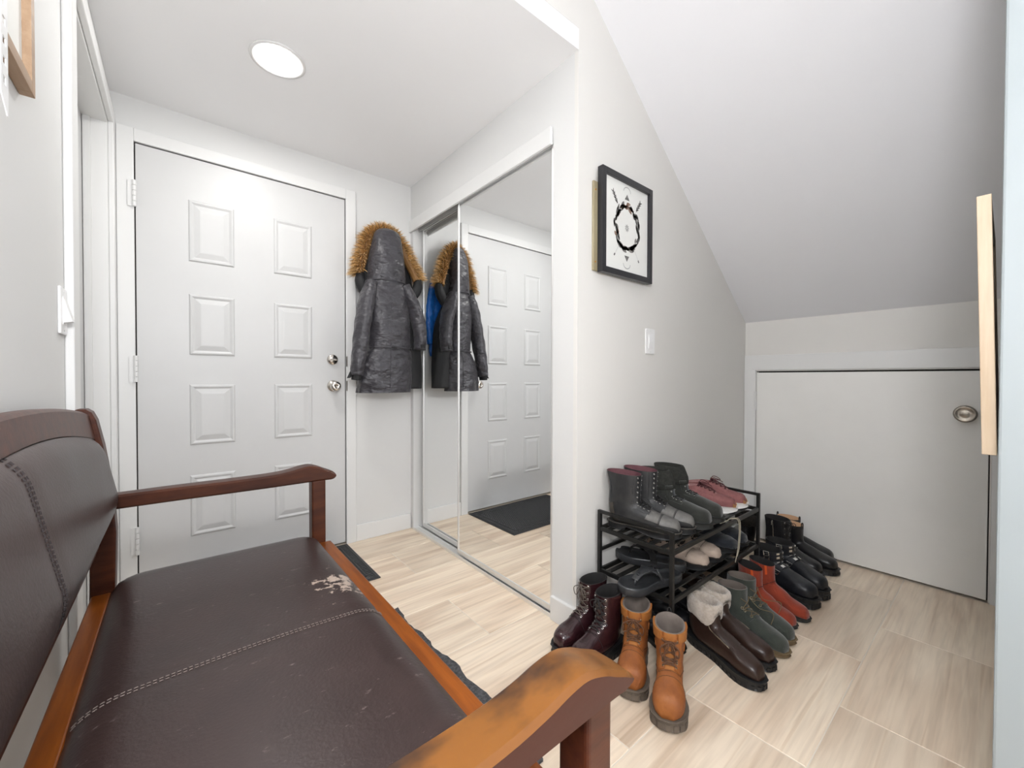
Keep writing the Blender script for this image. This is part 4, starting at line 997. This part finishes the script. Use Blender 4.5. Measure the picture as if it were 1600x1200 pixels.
def buckle_boot(heel, toe, side, label):
    r = place('buckle_boot', heel, toe, 0, label, 'boot', 'black buckled platform boots'); L, zs, H = .280, .044, .188
    s = Shoe(boot_st(L, zs, H, .056, .125, zs + .10, .125, .000, .038, .047), L, .050, side, sq=.3)
    s.upper(L_navyblk, r); s.lining(T_dark, r); s.sole(zs, R_black, r, .006, lugs=(30, .002, .018), groove=True); s.welt(zs, R_black, r, .005, .003)
    for (t0, t1) in ((.515, .575), (.66, .735), (.81, .885), (.925, .985)):
        s.band(t0, t1, -1.9, 1.9, .004, L_navyblk, r, 'strap', 3, 22)
        for sg, ph in ((-1, -1.15),):
            tm = (t0 + t1) / 2; q = [s.S(t, p, .0065) for t, p in ((t0 - .008, ph - .17), (t0 - .008, ph + .17), (t1 + .008, ph + .17), (t1 + .008, ph - .17))]; q.append(q[0])
            b = MB(); b.tube(q, .0020, 6); b.tube([lerp(q[0], q[3], .5), lerp(q[1], q[2], .5)], .0013, 5); b.build('buckle', silver, r)
        for ph in (-.30, .32):
            s.band(t0 + .004, t1 - .004, ph - .14, ph + .14, .0068, silver, r, 'metal_plate', 2, 3, base=.004, smooth=False)
    return r
buckle_boot((2.188, .780), (2.108, .508), 1, 'black platform boot with silver buckles in front of its mate')
buckle_boot((2.318, .770), (2.240, .498), -1, 'black platform boot with silver buckles next to the tall zip boot')

def chelsea(heel, toe, side, label, H=.200):
    r = place('chelsea_boot', heel, toe, 0, label, 'boot', 'black chelsea boots'); L, zs = .275, .032
    s = Shoe(boot_st(L, zs, H, .048, .116, zs + .09, .112, .000, .035, .045), L, .046, side)
    s.upper(L_black, r); s.sole(zs, R_black, r, .005, lugs=(30, .002, .012)); s.lining(T_beige, r, .003, .8)
    for sg in (1, -1): s.band(.66, .985, sg * 1.25, sg * 1.95, .0012, L_greyd, r, 'elastic_gore')
    for ph in (0, math.pi):
        c = s.S(.995, ph, 0); lp = MB()
        lp.tube(spline([(c.x, c.y - .007, c.z - .015), (c.x, c.y - .007, c.z + .010), (c.x, c.y, c.z + .018), (c.x, c.y + .007, c.z + .010), (c.x, c.y + .007, c.z - .015)], 14), .0025, 6); lp.build('pull_loop', lace_black, r, smooth=True)
    return r
chelsea((2.617, .800), (2.550, .530), 1, 'black chelsea boot with beige lining, front one by the storage door')
chelsea((2.708, .845), (2.680, .575), -1, 'black chelsea boot with beige lining, closest to the storage door')

def fur_boot(heel, toe, label):
    r = place('fur_boot', heel, toe, 0, label, 'boot', None); L, zs, H = .25, .03, .185
    s = Shoe(boot_st(L, zs, H, .05, .11, zs + .085, .11, .0, .037, .046), L, .046, 1)
    s.upper(L_black, r); s.sole(zs, R_black, r, .004); s.lining(T_dark, r)
    rnd = random.Random(4); rs = []
    for k, (dz, g) in enumerate(((-.045, .004), (-.03, .012), (-.01, .014), (.01, .012), (.018, .004), (.010, -.006))):
        rs.append([s.S(1, 2 * math.pi * j / 40, g + rnd.uniform(-.003, .003)) + Vector((0, 0, dz + rnd.uniform(-.002, .002))) for j in range(40)])
    fixn(MB().rings(rs, False, False).build('fur_cuff', T_fur, r, smooth=True)); return r
fur_boot((2.640, .955), (2.40, .985), 'black boot with a fur cuff behind the tall zip boot')

# ---------------------------------------------------------------- low shoes
def pink(heel, toe, side, label, n):
    r = place('running_shoe', heel, toe, SH1, label, 'shoe', 'pink running shoes on the top shelf'); L, zs = .268, .024
    s = Shoe(low_st(L, zs, .042, .078, .108, .060), L, .041, side)
    s.upper(L_pink, r); s.lining(L_pinkl, r, .006, .68)
    s.sole(zs, R_white, r, .004, spring=.010); s.band(.0, .15, 1.45, 4.83, .0045, R_gum, r, 'toe_bumper', 4, 20)
    ts = [lerp(.52, .90, i / 5) for i in range(6)]; A = lambda t: .50
    s.band(.48, .99, -.40, .40, .001, L_pinkl, r, 'tongue')
    for sg in (1, -1): s.band(.49, .93, sg * .36, sg * .95, .0022, L_pink, r, 'eyestay')
    s.laces(ts, A, L_maroon, r, .0019, .005, 1.1, rnd=random.Random(n))
    c = s.S(.99, math.pi, 0); MB().tube(spline([(c.x + .004, c.y, c.z - .02), (c.x - .010, c.y, c.z), (c.x - .008, c.y, c.z + .016), (c.x + .004, c.y, c.z + .004)], 10), .0035, 6).build('heel_loop', L_maroon, r, smooth=True)
    return r
pink((1.825, 1.010), (1.903, .758), 1, 'dusty pink running shoe with maroon laces beside the olive boot', 13)
pink((1.945, 1.010), (2.008, .755), -1, 'dusty pink running shoe with maroon laces at the rack end', 14)

def low(name, heel, toe, z, side, label, group, U, So, Li, L=.262, zs=.018, tongue=.062, laces=None, fluff=None):
    r = place(name, heel, toe, z, label, 'shoe', group)
    s = Shoe(low_st(L, zs, .040, tongue, .125, .048), L, .044, side)
    s.upper(U, r, wr=lambda t, p: .0012 * math.sin(t * 37 + p * 2)); s.lining(Li, r, .005, .66); s.sole(zs, So, r, .003)
    s.seam([[(.44, p * .12) for p in range(-13, 14)]], So, r)
    if laces: s.laces([.54, .64, .74], lambda t: .42, laces, r, .0016, .004, 0)
    if fluff:
        rnd = random.Random(9); mb = MB()
        for k in range(220):
            t = rnd.uniform(.60, 1.0); ph = rnd.uniform(-math.pi, math.pi)
            if t < .93 and abs(ph) > .75: continue
            p = s.S(t, ph, .0); nn = s.N(t, ph); e = p + nn * rnd.uniform(.006, .012) + Vector((rnd.uniform(-.006, .010), rnd.uniform(-.006, .006), rnd.uniform(-.002, .008)))
            mb.tube([p, e], [.0035, .0008], 4)
        o = mb.build('fluffy_collar', fluff, r); o['kind'] = 'stuff'
    return r
low('slipper', (1.600, 1.005), (1.622, .748), SH2, 1, 'cream suede slipper with black fluffy collar nearer the sandals', 'cream slippers on the lower shelf', L_cream, R_black, T_fur, fluff=T_fur)
low('slipper', (1.715, 1.005), (1.738, .748), SH2, -1, 'cream suede slipper with black fluffy collar nearer the navy shoes', 'cream slippers on the lower shelf', L_cream, R_black, T_fur, fluff=T_fur)
low('casual_shoe', (1.895, 1.000), (1.872, .745), SH2, 1, 'navy suede low shoe on the lower shelf beside the cream slipper', 'navy shoes on the lower shelf', L_navy, R_black, T_dark, laces=lace_black)
low('casual_shoe', (2.005, 1.000), (1.988, .745), SH2, -1, 'navy suede low shoe at the right end of the lower shelf', 'navy shoes on the lower shelf', L_navy, R_black, T_dark, laces=lace_black)
low('flat_shoe', (1.42, .97), (1.385, .73), 0, 1, 'glossy black flat shoe on the floor under the rack beside the brown boot', None, L_black, R_black, T_dark, L=.245)

low('flat_shoe', (1.555, 1.02), (1.550, .775), 0, 1, 'black low shoe under the rack behind the brown shearling boots', 'dark low shoes under the rack', L_black, R_black, T_dark, L=.245)
low('flat_shoe', (1.665, 1.02), (1.662, .79), 0, -1, 'black low shoe under the rack behind the green boots', 'dark low shoes under the rack', L_black, R_black, T_dark, L=.228)
low('flat_shoe', (1.885, 1.02), (1.880, .79), 0, 1, 'dark brown low shoe under the rack behind the rust red boots', 'dark low shoes under the rack', L_brown, R_black, T_dark, L=.228)
# ---------------------------------------------------------------- sandals
def sandal(heel, toe, z, side, label, dark=False):
    r = place('sandal', heel, toe, z, label, 'sandal', 'grey moulded sandals on the lower shelf'); L, W, zs = .272, .048, .024
    s = Shoe(low_st(L, zs), L, W, side, .012, sq=.3); O = s.outline(.004)
    Mx = L_eva
    def lay(k, z0):
        out = []
        for (x, y) in O:
            yy = s.yc(x); cx = L * .5; out.append((cx + (x - cx) * k, yy * 1 + (y - yy) * (k - (1 - k) * .6), z0 + .004 * max(0, (x / L - .8) / .2)))
        return out
    mb = MB(); mb.rings([lay(.97, 0), lay(1, .004), lay(1.0, .024), lay(.985, .030), lay(.955, .030), lay(.93, .024), lay(.80, .0205), lay(.4, .020)])
    fixn(mb.build('footbed', Mx, r, smooth=True))
    T_ = T_dark if dark else L_eva
    # thong strap: band from the toe post, widening over the instep, buckled on the far side
    def strap(ctrl, wid, th, name, n=24):
        rs = []; C = [Vector(p) for p in spline(ctrl, n)]
        for i, p in enumerate(C):
            t = (C[min(i + 1, n - 1)] - C[max(i - 1, 0)]).normalized(); wv = catmull([(q,) for q in wid], i / (n - 1))[0]
            up = Vector((0, 0, 1)); sd = t.cross(up)
            if sd.length < .2: sd = Vector((1, 0, 0)) if abs(t.x) < .5 else Vector((0, 1, 0))
            sd = (sd - t * sd.dot(t)).normalized(); nn = sd.cross(t).normalized()
            rs.append([p - sd * wv - nn * th, p + sd * wv - nn * th, p + sd * wv + nn * th, p - sd * wv + nn * th])
        o = fixn(MB().rings(rs).build(name, T_, r, smooth=True, bevel=.0008)); return o
    y0 = lambda x: s.yc(x)
    X = lambda u: u * L
    # toe post
    MB().tube([(X(.80), y0(X(.80)) + side * .010, .020), (X(.795), y0(X(.8)) + side * .010, .034), (X(.775), y0(X(.8)) + side * .009, .046)], .0045, 8).build('toe_post', T_, r, smooth=True)
    hw = W * .92
    strap([(X(.80), y0(X(.8)) + side * .010, .043), (X(.70), y0(X(.7)) + side * .008, .060), (X(.56), y0(X(.56)) + .004, .068), (X(.46), y0(X(.46)) - hw * .62, .058), (X(.42), y0(X(.42)) - hw * .84, .036), (X(.42), y0(X(.42)) - hw * .84, .018)], [.013, .015, .024, .020, .016, .015], .0020, 'instep_strap')
    strap([(X(.56), y0(X(.56)) + .004, .0685), (X(.46), y0(X(.46)) + hw * .62, .058), (X(.42), y0(X(.42)) + hw * .84, .036), (X(.42), y0(X(.42)) + hw * .84, .018)], [.018, .016, .014, .014], .0019, 'buckle_strap')
    c = Vector((X(.73), y0(X(.73)) + side * .008, .0575)); MB().lathe([(.0001, 0), (.006, 0), (.006, .003), (.003, .0045), (.0001, .0045)], 14, tuple(c)).build('rivet', L_eva, r, smooth=True)
    b = MB(); q = [(X(.455), y0(X(.45)) + hw * .50, .066), (X(.50), y0(X(.5)) + hw * .50, .066), (X(.49), y0(X(.49)) + hw * .76, .052), (X(.445), y0(X(.44)) + hw * .76, .052)]; q.append(q[0]); b.tube(q, .0022, 6); b.build('buckle', T_, r)
    return r
sandal((1.462, .784), (1.195, .864), SH2 + .001, 1, 'grey moulded thong sandal sticking out at the left of the lower shelf')
sandal((1.545, .800), (1.440, 1.045), SH2 + .001, -1, 'dark moulded sandal behind the grey one, heel towards the front', True)

# pair of pale cords hanging off the top shelf
cd = MB()
for k, dx in enumerate((0.0, .012)):
    cd.tube(spline([(1.700 + dx, .735, SH1 + .003), (1.735 + dx, .730, SH1 + .004), (1.775 + dx, .722, SH1 + .010), (1.80 + dx, .703, SH1 - .004), (1.795 + dx, .702, SH1 - .10), (1.77 + dx * 1.5, .703, SH1 - .165 + .02 * k)], 40), .0016, 6)
tag(cd.build('hanging_lace', lace_pale, None, smooth=True), 'pale doubled lace hanging over the front of the top shelf', 'lace')
# ================================================================== COATS
m_nylon = mat('charcoal_nylon', (.031, .029, .035), .40, c2=(.044, .041, .048), scale=6, bump=.9, bscale=9, bdist=.035, bstretch=(1, 1, 1.6), sheen=.1)
m_blackcloth = mat('black_lining_cloth', (.005, .005, .006), .7, c2=(.009, .009, .010), scale=8, bump=.2, bscale=30)
m_blue = mat('bright_blue_nylon', (.010, .12, .50), .28, c2=(.014, .17, .62), scale=8, bump=.9, bscale=14, bdist=.03)
def fur_mat():
    M = bpy.data.materials.new('tan_fur'); M.use_nodes = True; nt = M.node_tree; N = nt.nodes; L = nt.links; b = N['Principled BSDF']
    at = N.new('ShaderNodeAttribute'); at.attribute_name = 'tip'; sp = N.new('ShaderNodeSeparateColor'); L.new(at.outputs['Color'], sp.inputs[0])
    cr = N.new('ShaderNodeValToRGB'); e = cr.color_ramp.elements; e[0].position = 0; e[0].color = (.17, .075, .020, 1); e[1].position = 1; e[1].color = (.78, .58, .34, 1)
    k = e.new(.45); k.color = (.58, .32, .095, 1)
    L.new(sp.outputs[0], cr.inputs[0])
    hv = N.new('ShaderNodeHueSaturation'); mr = N.new('ShaderNodeMapRange'); mr.inputs['To Min'].default_value = .45; mr.inputs['To Max'].default_value = 1.35
    L.new(sp.outputs[1], mr.inputs['Value']); L.new(mr.outputs[0], hv.inputs['Value']); L.new(cr.outputs[0], hv.inputs['Color']); L.new(hv.outputs[0], b.inputs['Base Color'])
    b.inputs['Roughness'].default_value = .6; return M
m_fur = fur_mat()
def superring(xc, yc, a, b, z, n=56, e=2.4, disp=None):
    out = []
    for j in range(n):
        ph = 2 * math.pi * j / n; c, s = math.cos(ph), math.sin(ph)
        x, y = math.copysign(abs(c) ** (2 / e), c), math.copysign(abs(s) ** (2 / e), s); k = 1 + (disp(ph, z) if disp else 0)
        out.append((xc + a * x * k, yc + b * y * k, z))
    return out
def loft(levels, n=40, seg=56, disp=None, e=2.4):
    rs = []
    for i in range(n + 1):
        z, xc, a, yc, b = catmull(levels, i / n); rs.append(superring(xc, yc, a, b, z, seg, e, disp))
    return rs
def limb(path, ra, rb, n=26, seg=20, disp=None):
    C = [Vector(p) for p in spline(path, n)]; rs = []
    for i, p in enumerate(C):
        t = (C[min(i + 1, n - 1)] - C[max(i - 1, 0)]).normalized(); u = (Vector((1, 0, 0)) - t * t.x).normalized(); v = t.cross(u)
        f = i / (n - 1); a_, b_ = catmull([(q,) for q in ra], f)[0], catmull([(q,) for q in rb], f)[0]
        rs.append([p + u * a_ * math.cos(q) * (1 + (disp(q, f) if disp else 0)) + v * b_ * math.sin(q) * (1 + (disp(q, f) if disp else 0)) for q in [2 * math.pi * j / seg for j in range(seg)]])
    return rs
def parka():
    o = Vector((0.97, 2.36, 0.91)); r = empty('winter_parka', o)
    tag(r, 'charcoal winter parka with tan fur hood hanging back outwards by the mirror', 'coat')
    def LL(rs): return [[(p[0] - o.x, p[1] - o.y, p[2] - o.z) for p in ring] for ring in rs]
    def folds(ph, z):
        k = .06 * math.sin(ph * 7 + z * 9) * max(0, 1.2 - z) * 1.6 + .018 * math.sin(ph * 3 + z * 15) + .012 * math.sin(ph * 11 - z * 34)
        if z > 1.45: k *= .4
        return k - .05 * math.exp(-((z - 1.168) / .012) ** 2)
    lev = [(.910, .948, .160, 2.36, .085), (.99, .950, .158, 2.355, .088), (1.08, .962, .148, 2.355, .088), (1.168, .980, .130, 2.355, .082), (1.26, .978, .128, 2.355, .085), (1.36, .972, .124, 2.355, .088), (1.45, .968, .120, 2.36, .088), (1.52, .966, .114, 2.365, .082), (1.565, .966, .096, 2.37, .072), (1.60, .966, .066, 2.375, .055)]
    body = fixn(MB().rings(LL(loft(lev, 64, 64, folds)), False, True).build('body', m_nylon, r, smooth=True))
    hem = fixn(MB().rings(LL([superring(.948, 2.36, .162, .0865, z, 64, 2.4, folds) for z in (.906, .914, .930, .934)]), False, False).build('hem_band', m_nylon, body, smooth=True))
    mb = MB(); front = [superring(.980, 2.355, .1325, .085, z, 64, 2.4, lambda p, zz: 0)[33:64] for z in (1.170,)]
    mb.tube([tuple(Vector(q) - o) for q in front[0]], .0035, 6); mb.build('drawcord_channel', m_nylon, body, smooth=True)
    tb = MB(); tb.box((.955 - o.x, 2.262 - o.y, 1.165 - o.z), (.985 - o.x, 2.268 - o.y, 1.172 - o.z)); tb.build('drawcord', m_blackcloth, body)
    sm = MB(); sm.tube([(lerp(.948, .966, i / 20) - o.x, (2.268 if i < 16 else lerp(2.268, 2.292, (i - 16) / 4)) - o.y + (.004 if 8 < i < 12 else 0), lerp(.935, 1.53, i / 20) - o.z) for i in range(21)], .0016, 5); sm.build('back_seam', m_nylon, body, smooth=True)
    # inner black front panels
    lv = [(.926, 1.125, .072, 2.385, .058), (1.05, 1.122, .074, 2.385, .06), (1.2, 1.115, .070, 2.385, .06), (1.35, 1.10, .068, 2.385, .06), (1.47, 1.07, .05, 2.385, .05)]
    fixn(MB().rings(LL(loft(lv, 24, 40, lambda p, z: .05 * math.sin(p * 5 + z * 9))), True, True).build('front_flap', m_blackcloth, r, smooth=True))
    # sleeves
    wr = lambda q, f: .045 * math.sin(f * 46 + 1.5 * math.sin(q)) * (.4 + .6 * math.sin(math.pi * f)) + .03 * math.sin(3 * q + f * 9)
    s1 = fixn(MB().rings(LL(limb([(.868, 2.345, 1.545), (.838, 2.335, 1.44), (.805, 2.32, 1.27), (.780, 2.31, 1.10), (.768, 2.305, 1.005)], [.034, .044, .042, .038, .033], [.055, .064, .058, .050, .044], 34, 24, wr))).build('sleeve', m_nylon, r, smooth=True))
    fixn(MB().rings(LL(limb([(.768, 2.305, 1.012), (.766, 2.304, .992), (.765, 2.304, .980)], [.026, .025, .024], [.036, .035, .034], 6, 20)), True, True).build('cuff', m_blackcloth, s1, smooth=True))
    fixn(MB().rings([[(x - o.x, y - o.y, z - o.z) for x, y, z in q] for q in ([(.738, 2.285, 1.005), (.732, 2.30, .992), (.715, 2.305, .990), (.735, 2.31, 1.03)], [(.740, 2.30, 1.005), (.736, 2.31, .992), (.718, 2.312, .991), (.738, 2.32, 1.03)])]).build('cuff_tab', m_blackcloth, s1))
    s2 = fixn(MB().rings(LL(limb([(1.066, 2.345, 1.545), (1.105, 2.325, 1.45), (1.138, 2.305, 1.35), (1.150, 2.295, 1.25), (1.146, 2.290, 1.165)], [.034, .042, .040, .037, .034], [.055, .062, .056, .050, .046], 34, 24, wr))).build('sleeve', m_nylon, r, smooth=True))
    cb = MB().box((1.128 - o.x, 2.240 - o.y, 1.175 - o.z), (1.158 - o.x, 2.248 - o.y, 1.195 - o.z)); cb.build('cuff_tab', m_blackcloth, s2, bevel=.002)
    # hood
    hv = [(1.545, .966, .112, 2.372, .080), (1.60, .966, .108, 2.368, .086), (1.66, .966, .104, 2.366, .090), (1.72, .967, .097, 2.366, .090), (1.78, .968, .089, 2.368, .086), (1.83, .970, .080, 2.372, .078), (1.862, .972, .066, 2.378, .064), (1.880, .974, .038, 2.384, .038)]
    hood = fixn(MB().rings(LL(loft(hv, 36, 56, lambda p, z: .02 * math.sin(p * 5 + z * 22) + .012 * math.sin(p * 9 - z * 40))), False, True).build('hood', m_nylon, r, smooth=True))
    hs_ = MB()
    for x0 in (.905, 1.03): hs_.tube([(lerp(x0 - .03 * (1 if x0 < .96 else -1) * .0, .972 + (x0 - .967) * .7, (i / 14) ** 2) - o.x, 2.366 - .090 * math.sqrt(max(.05, 1 - ((x0 - .967) / .104) ** 2)) - o.y + .03 * (i / 14) ** 3 - .001, lerp(1.57, 1.85, i / 14) - o.z) for i in range(15)], .0014, 5)
    hs_.build('hood_seam', m_nylon, hood, smooth=True)
    sc2 = MB(); ring = superring(.966, 2.371, .1135, .085, 1.562, 56, 2.4, None)[28:56]
    sc2.tube([tuple(Vector(q) - o) for q in ring], .003, 6); sc2.build('collar_seam', m_nylon, hood, smooth=True)
    for P in ([(.822, 2.395, 1.600), (.818, 2.385, 1.55), (.845, 2.372, 1.49), (.875, 2.365, 1.45)], [(1.165, 2.36, 1.605), (1.160, 2.355, 1.55), (1.12, 2.36, 1.49), (1.08, 2.365, 1.45)]):
        fixn(MB().rings(LL(limb(P, [.022, .030, .030, .012], [.030, .035, .030, .015], 12, 14)), True, True).build('hood_lining', m_blackcloth, hood, smooth=True))
    fixn(MB().rings(LL(loft([(1.46, .99, .10, 2.400, .03), (1.53, .995, .150, 2.400, .022), (1.60, .985, .158, 2.402, .020), (1.68, .980, .140, 2.405, .018), (1.76, .976, .112, 2.408, .016), (1.84, .974, .07, 2.410, .014)], 20, 36)), True, True).build('hood_lining', m_blackcloth, hood, smooth=True))
    # fur trim
    arc = spline([(.818, 2.392, 1.595), (.828, 2.397, 1.66), (.850, 2.402, 1.74), (.878, 2.408, 1.82), (.925, 2.412, 1.868), (.974, 2.414, 1.882), (1.024, 2.412, 1.866), (1.072, 2.402, 1.81), (1.108, 2.388, 1.73), (1.138, 2.368, 1.66), (1.160, 2.352, 1.600)], 90)
    A = [Vector(p) for p in arc]; rnd = random.Random(11); V, F, C = [], [], []
    core = MB(); core.tube([p - o for p in A], [.016 + .012 * math.sin(math.pi * min(1, i / 12) / 2) for i in range(90)], 10)
    V = [tuple(v) for v in core.v]; F = list(core.f); C = [(0.1, .4, 0)] * len(V)
    for k in range(4600):
        f = rnd.random() * 88.9; i = int(f); p = A[i].lerp(A[min(i + 1, 89)], f - i); t = (A[min(i + 1, 89)] - A[max(i - 1, 0)]).normalized()
        rad = (p - Vector((.97, 2.40, 1.62))); rad.y *= .3; rad = (rad - t * rad.dot(t)).normalized()
        side_ = t.cross(rad); a = rnd.uniform(-1.9, 1.9); n = rad * math.cos(a) + side_ * math.sin(a)
        base = p - o + n * .016; l = rnd.uniform(.036, .072) * (1.0 - .25 * abs(a) / 1.9)
        sg = 1 if p.x > .97 else -1
        d = (n * 1.0 + rad * .45 + Vector((0, 0, -.10)) + Vector((rnd.gauss(0, .22), rnd.gauss(0, .22), rnd.gauss(0, .22)))).normalized()
        droop = Vector((0, 0, -.25 * l)); w_ = d.cross(Vector((rnd.gauss(0, 1), rnd.gauss(0, 1), rnd.gauss(0, 1)))).normalized() * rnd.uniform(.0014, .0030)
        b = len(V); m_ = base + d * l * .55 + droop * .2; e = base + d * l + droop; rv = rnd.random()
        V += [tuple(base - w_), tuple(base + w_), tuple(m_ + w_ * .7), tuple(m_ - w_ * .7), tuple(e)]
        F += [(b, b + 1, b + 2, b + 3), (b + 3, b + 2, b + 4)]; C += [(.05, rv, 0)] * 2 + [(.5, rv, 0)] * 2 + [(1.0, rv, 0)]
    me = bpy.data.meshes.new('fur_trim'); me.from_pydata(V, [], F); me.update(); me.materials.append(m_fur)
    ca = me.color_attributes.new('tip', 'FLOAT_COLOR', 'POINT')
    for i, c in enumerate(C): ca.data[i].color = (*c, 1)
    fo = bpy.data.objects.new('fur_trim', me); COL.objects.link(fo); fo.parent = hood; fo['label'] = 'tan fur trim'
parka()
def blue_jacket():
    o = Vector((1.10, 2.45, 1.14)); r = empty('blue_jacket', o); tag(r, 'bright blue padded jacket behind the parka, seen in the mirror', 'coat')
    def LL(rs): return [[(p[0] - o.x, p[1] - o.y, p[2] - o.z) for p in ring] for ring in rs]
    dp = lambda p, z: .04 * math.sin(z * 70) + .04 * math.sin(p * 4 + z * 8)
    fixn(MB().rings(LL(loft([(1.14, 1.085, .085, 2.476, .019), (1.3, 1.085, .088, 2.476, .020), (1.5, 1.082, .085, 2.476, .020), (1.64, 1.075, .07, 2.477, .020), (1.72, 1.05, .03, 2.478, .018)], 40, 40, dp)), True, True).build('body', m_blue, r, smooth=True))
    fixn(MB().rings(LL(limb([(1.13, 2.474, 1.66), (1.162, 2.472, 1.5), (1.168, 2.472, 1.36), (1.164, 2.472, 1.22)], [.028, .034, .033, .03], [.018, .021, .021, .02], 24, 18, lambda q, f: .05 * math.sin(f * 50)))).build('sleeve', m_blue, r, smooth=True))
blue_jacket()
hk = empty('coat_hook', (0.98, YD, 1.80)); tag(hk, 'small metal wall hook hidden behind the parka hood', 'hook')
MB().box((-.012, -.004, -.04), (.012, 0, .04)).build('back_plate', m_nickel, hk, bevel=.002)
MB().tube(spline([(0, -.004, -.02), (0, -.02, -.03), (0, -.032, -.01), (0, -.034, .008)], 12), .004, 8).build('hook_arm', m_nickel, hk, smooth=True)
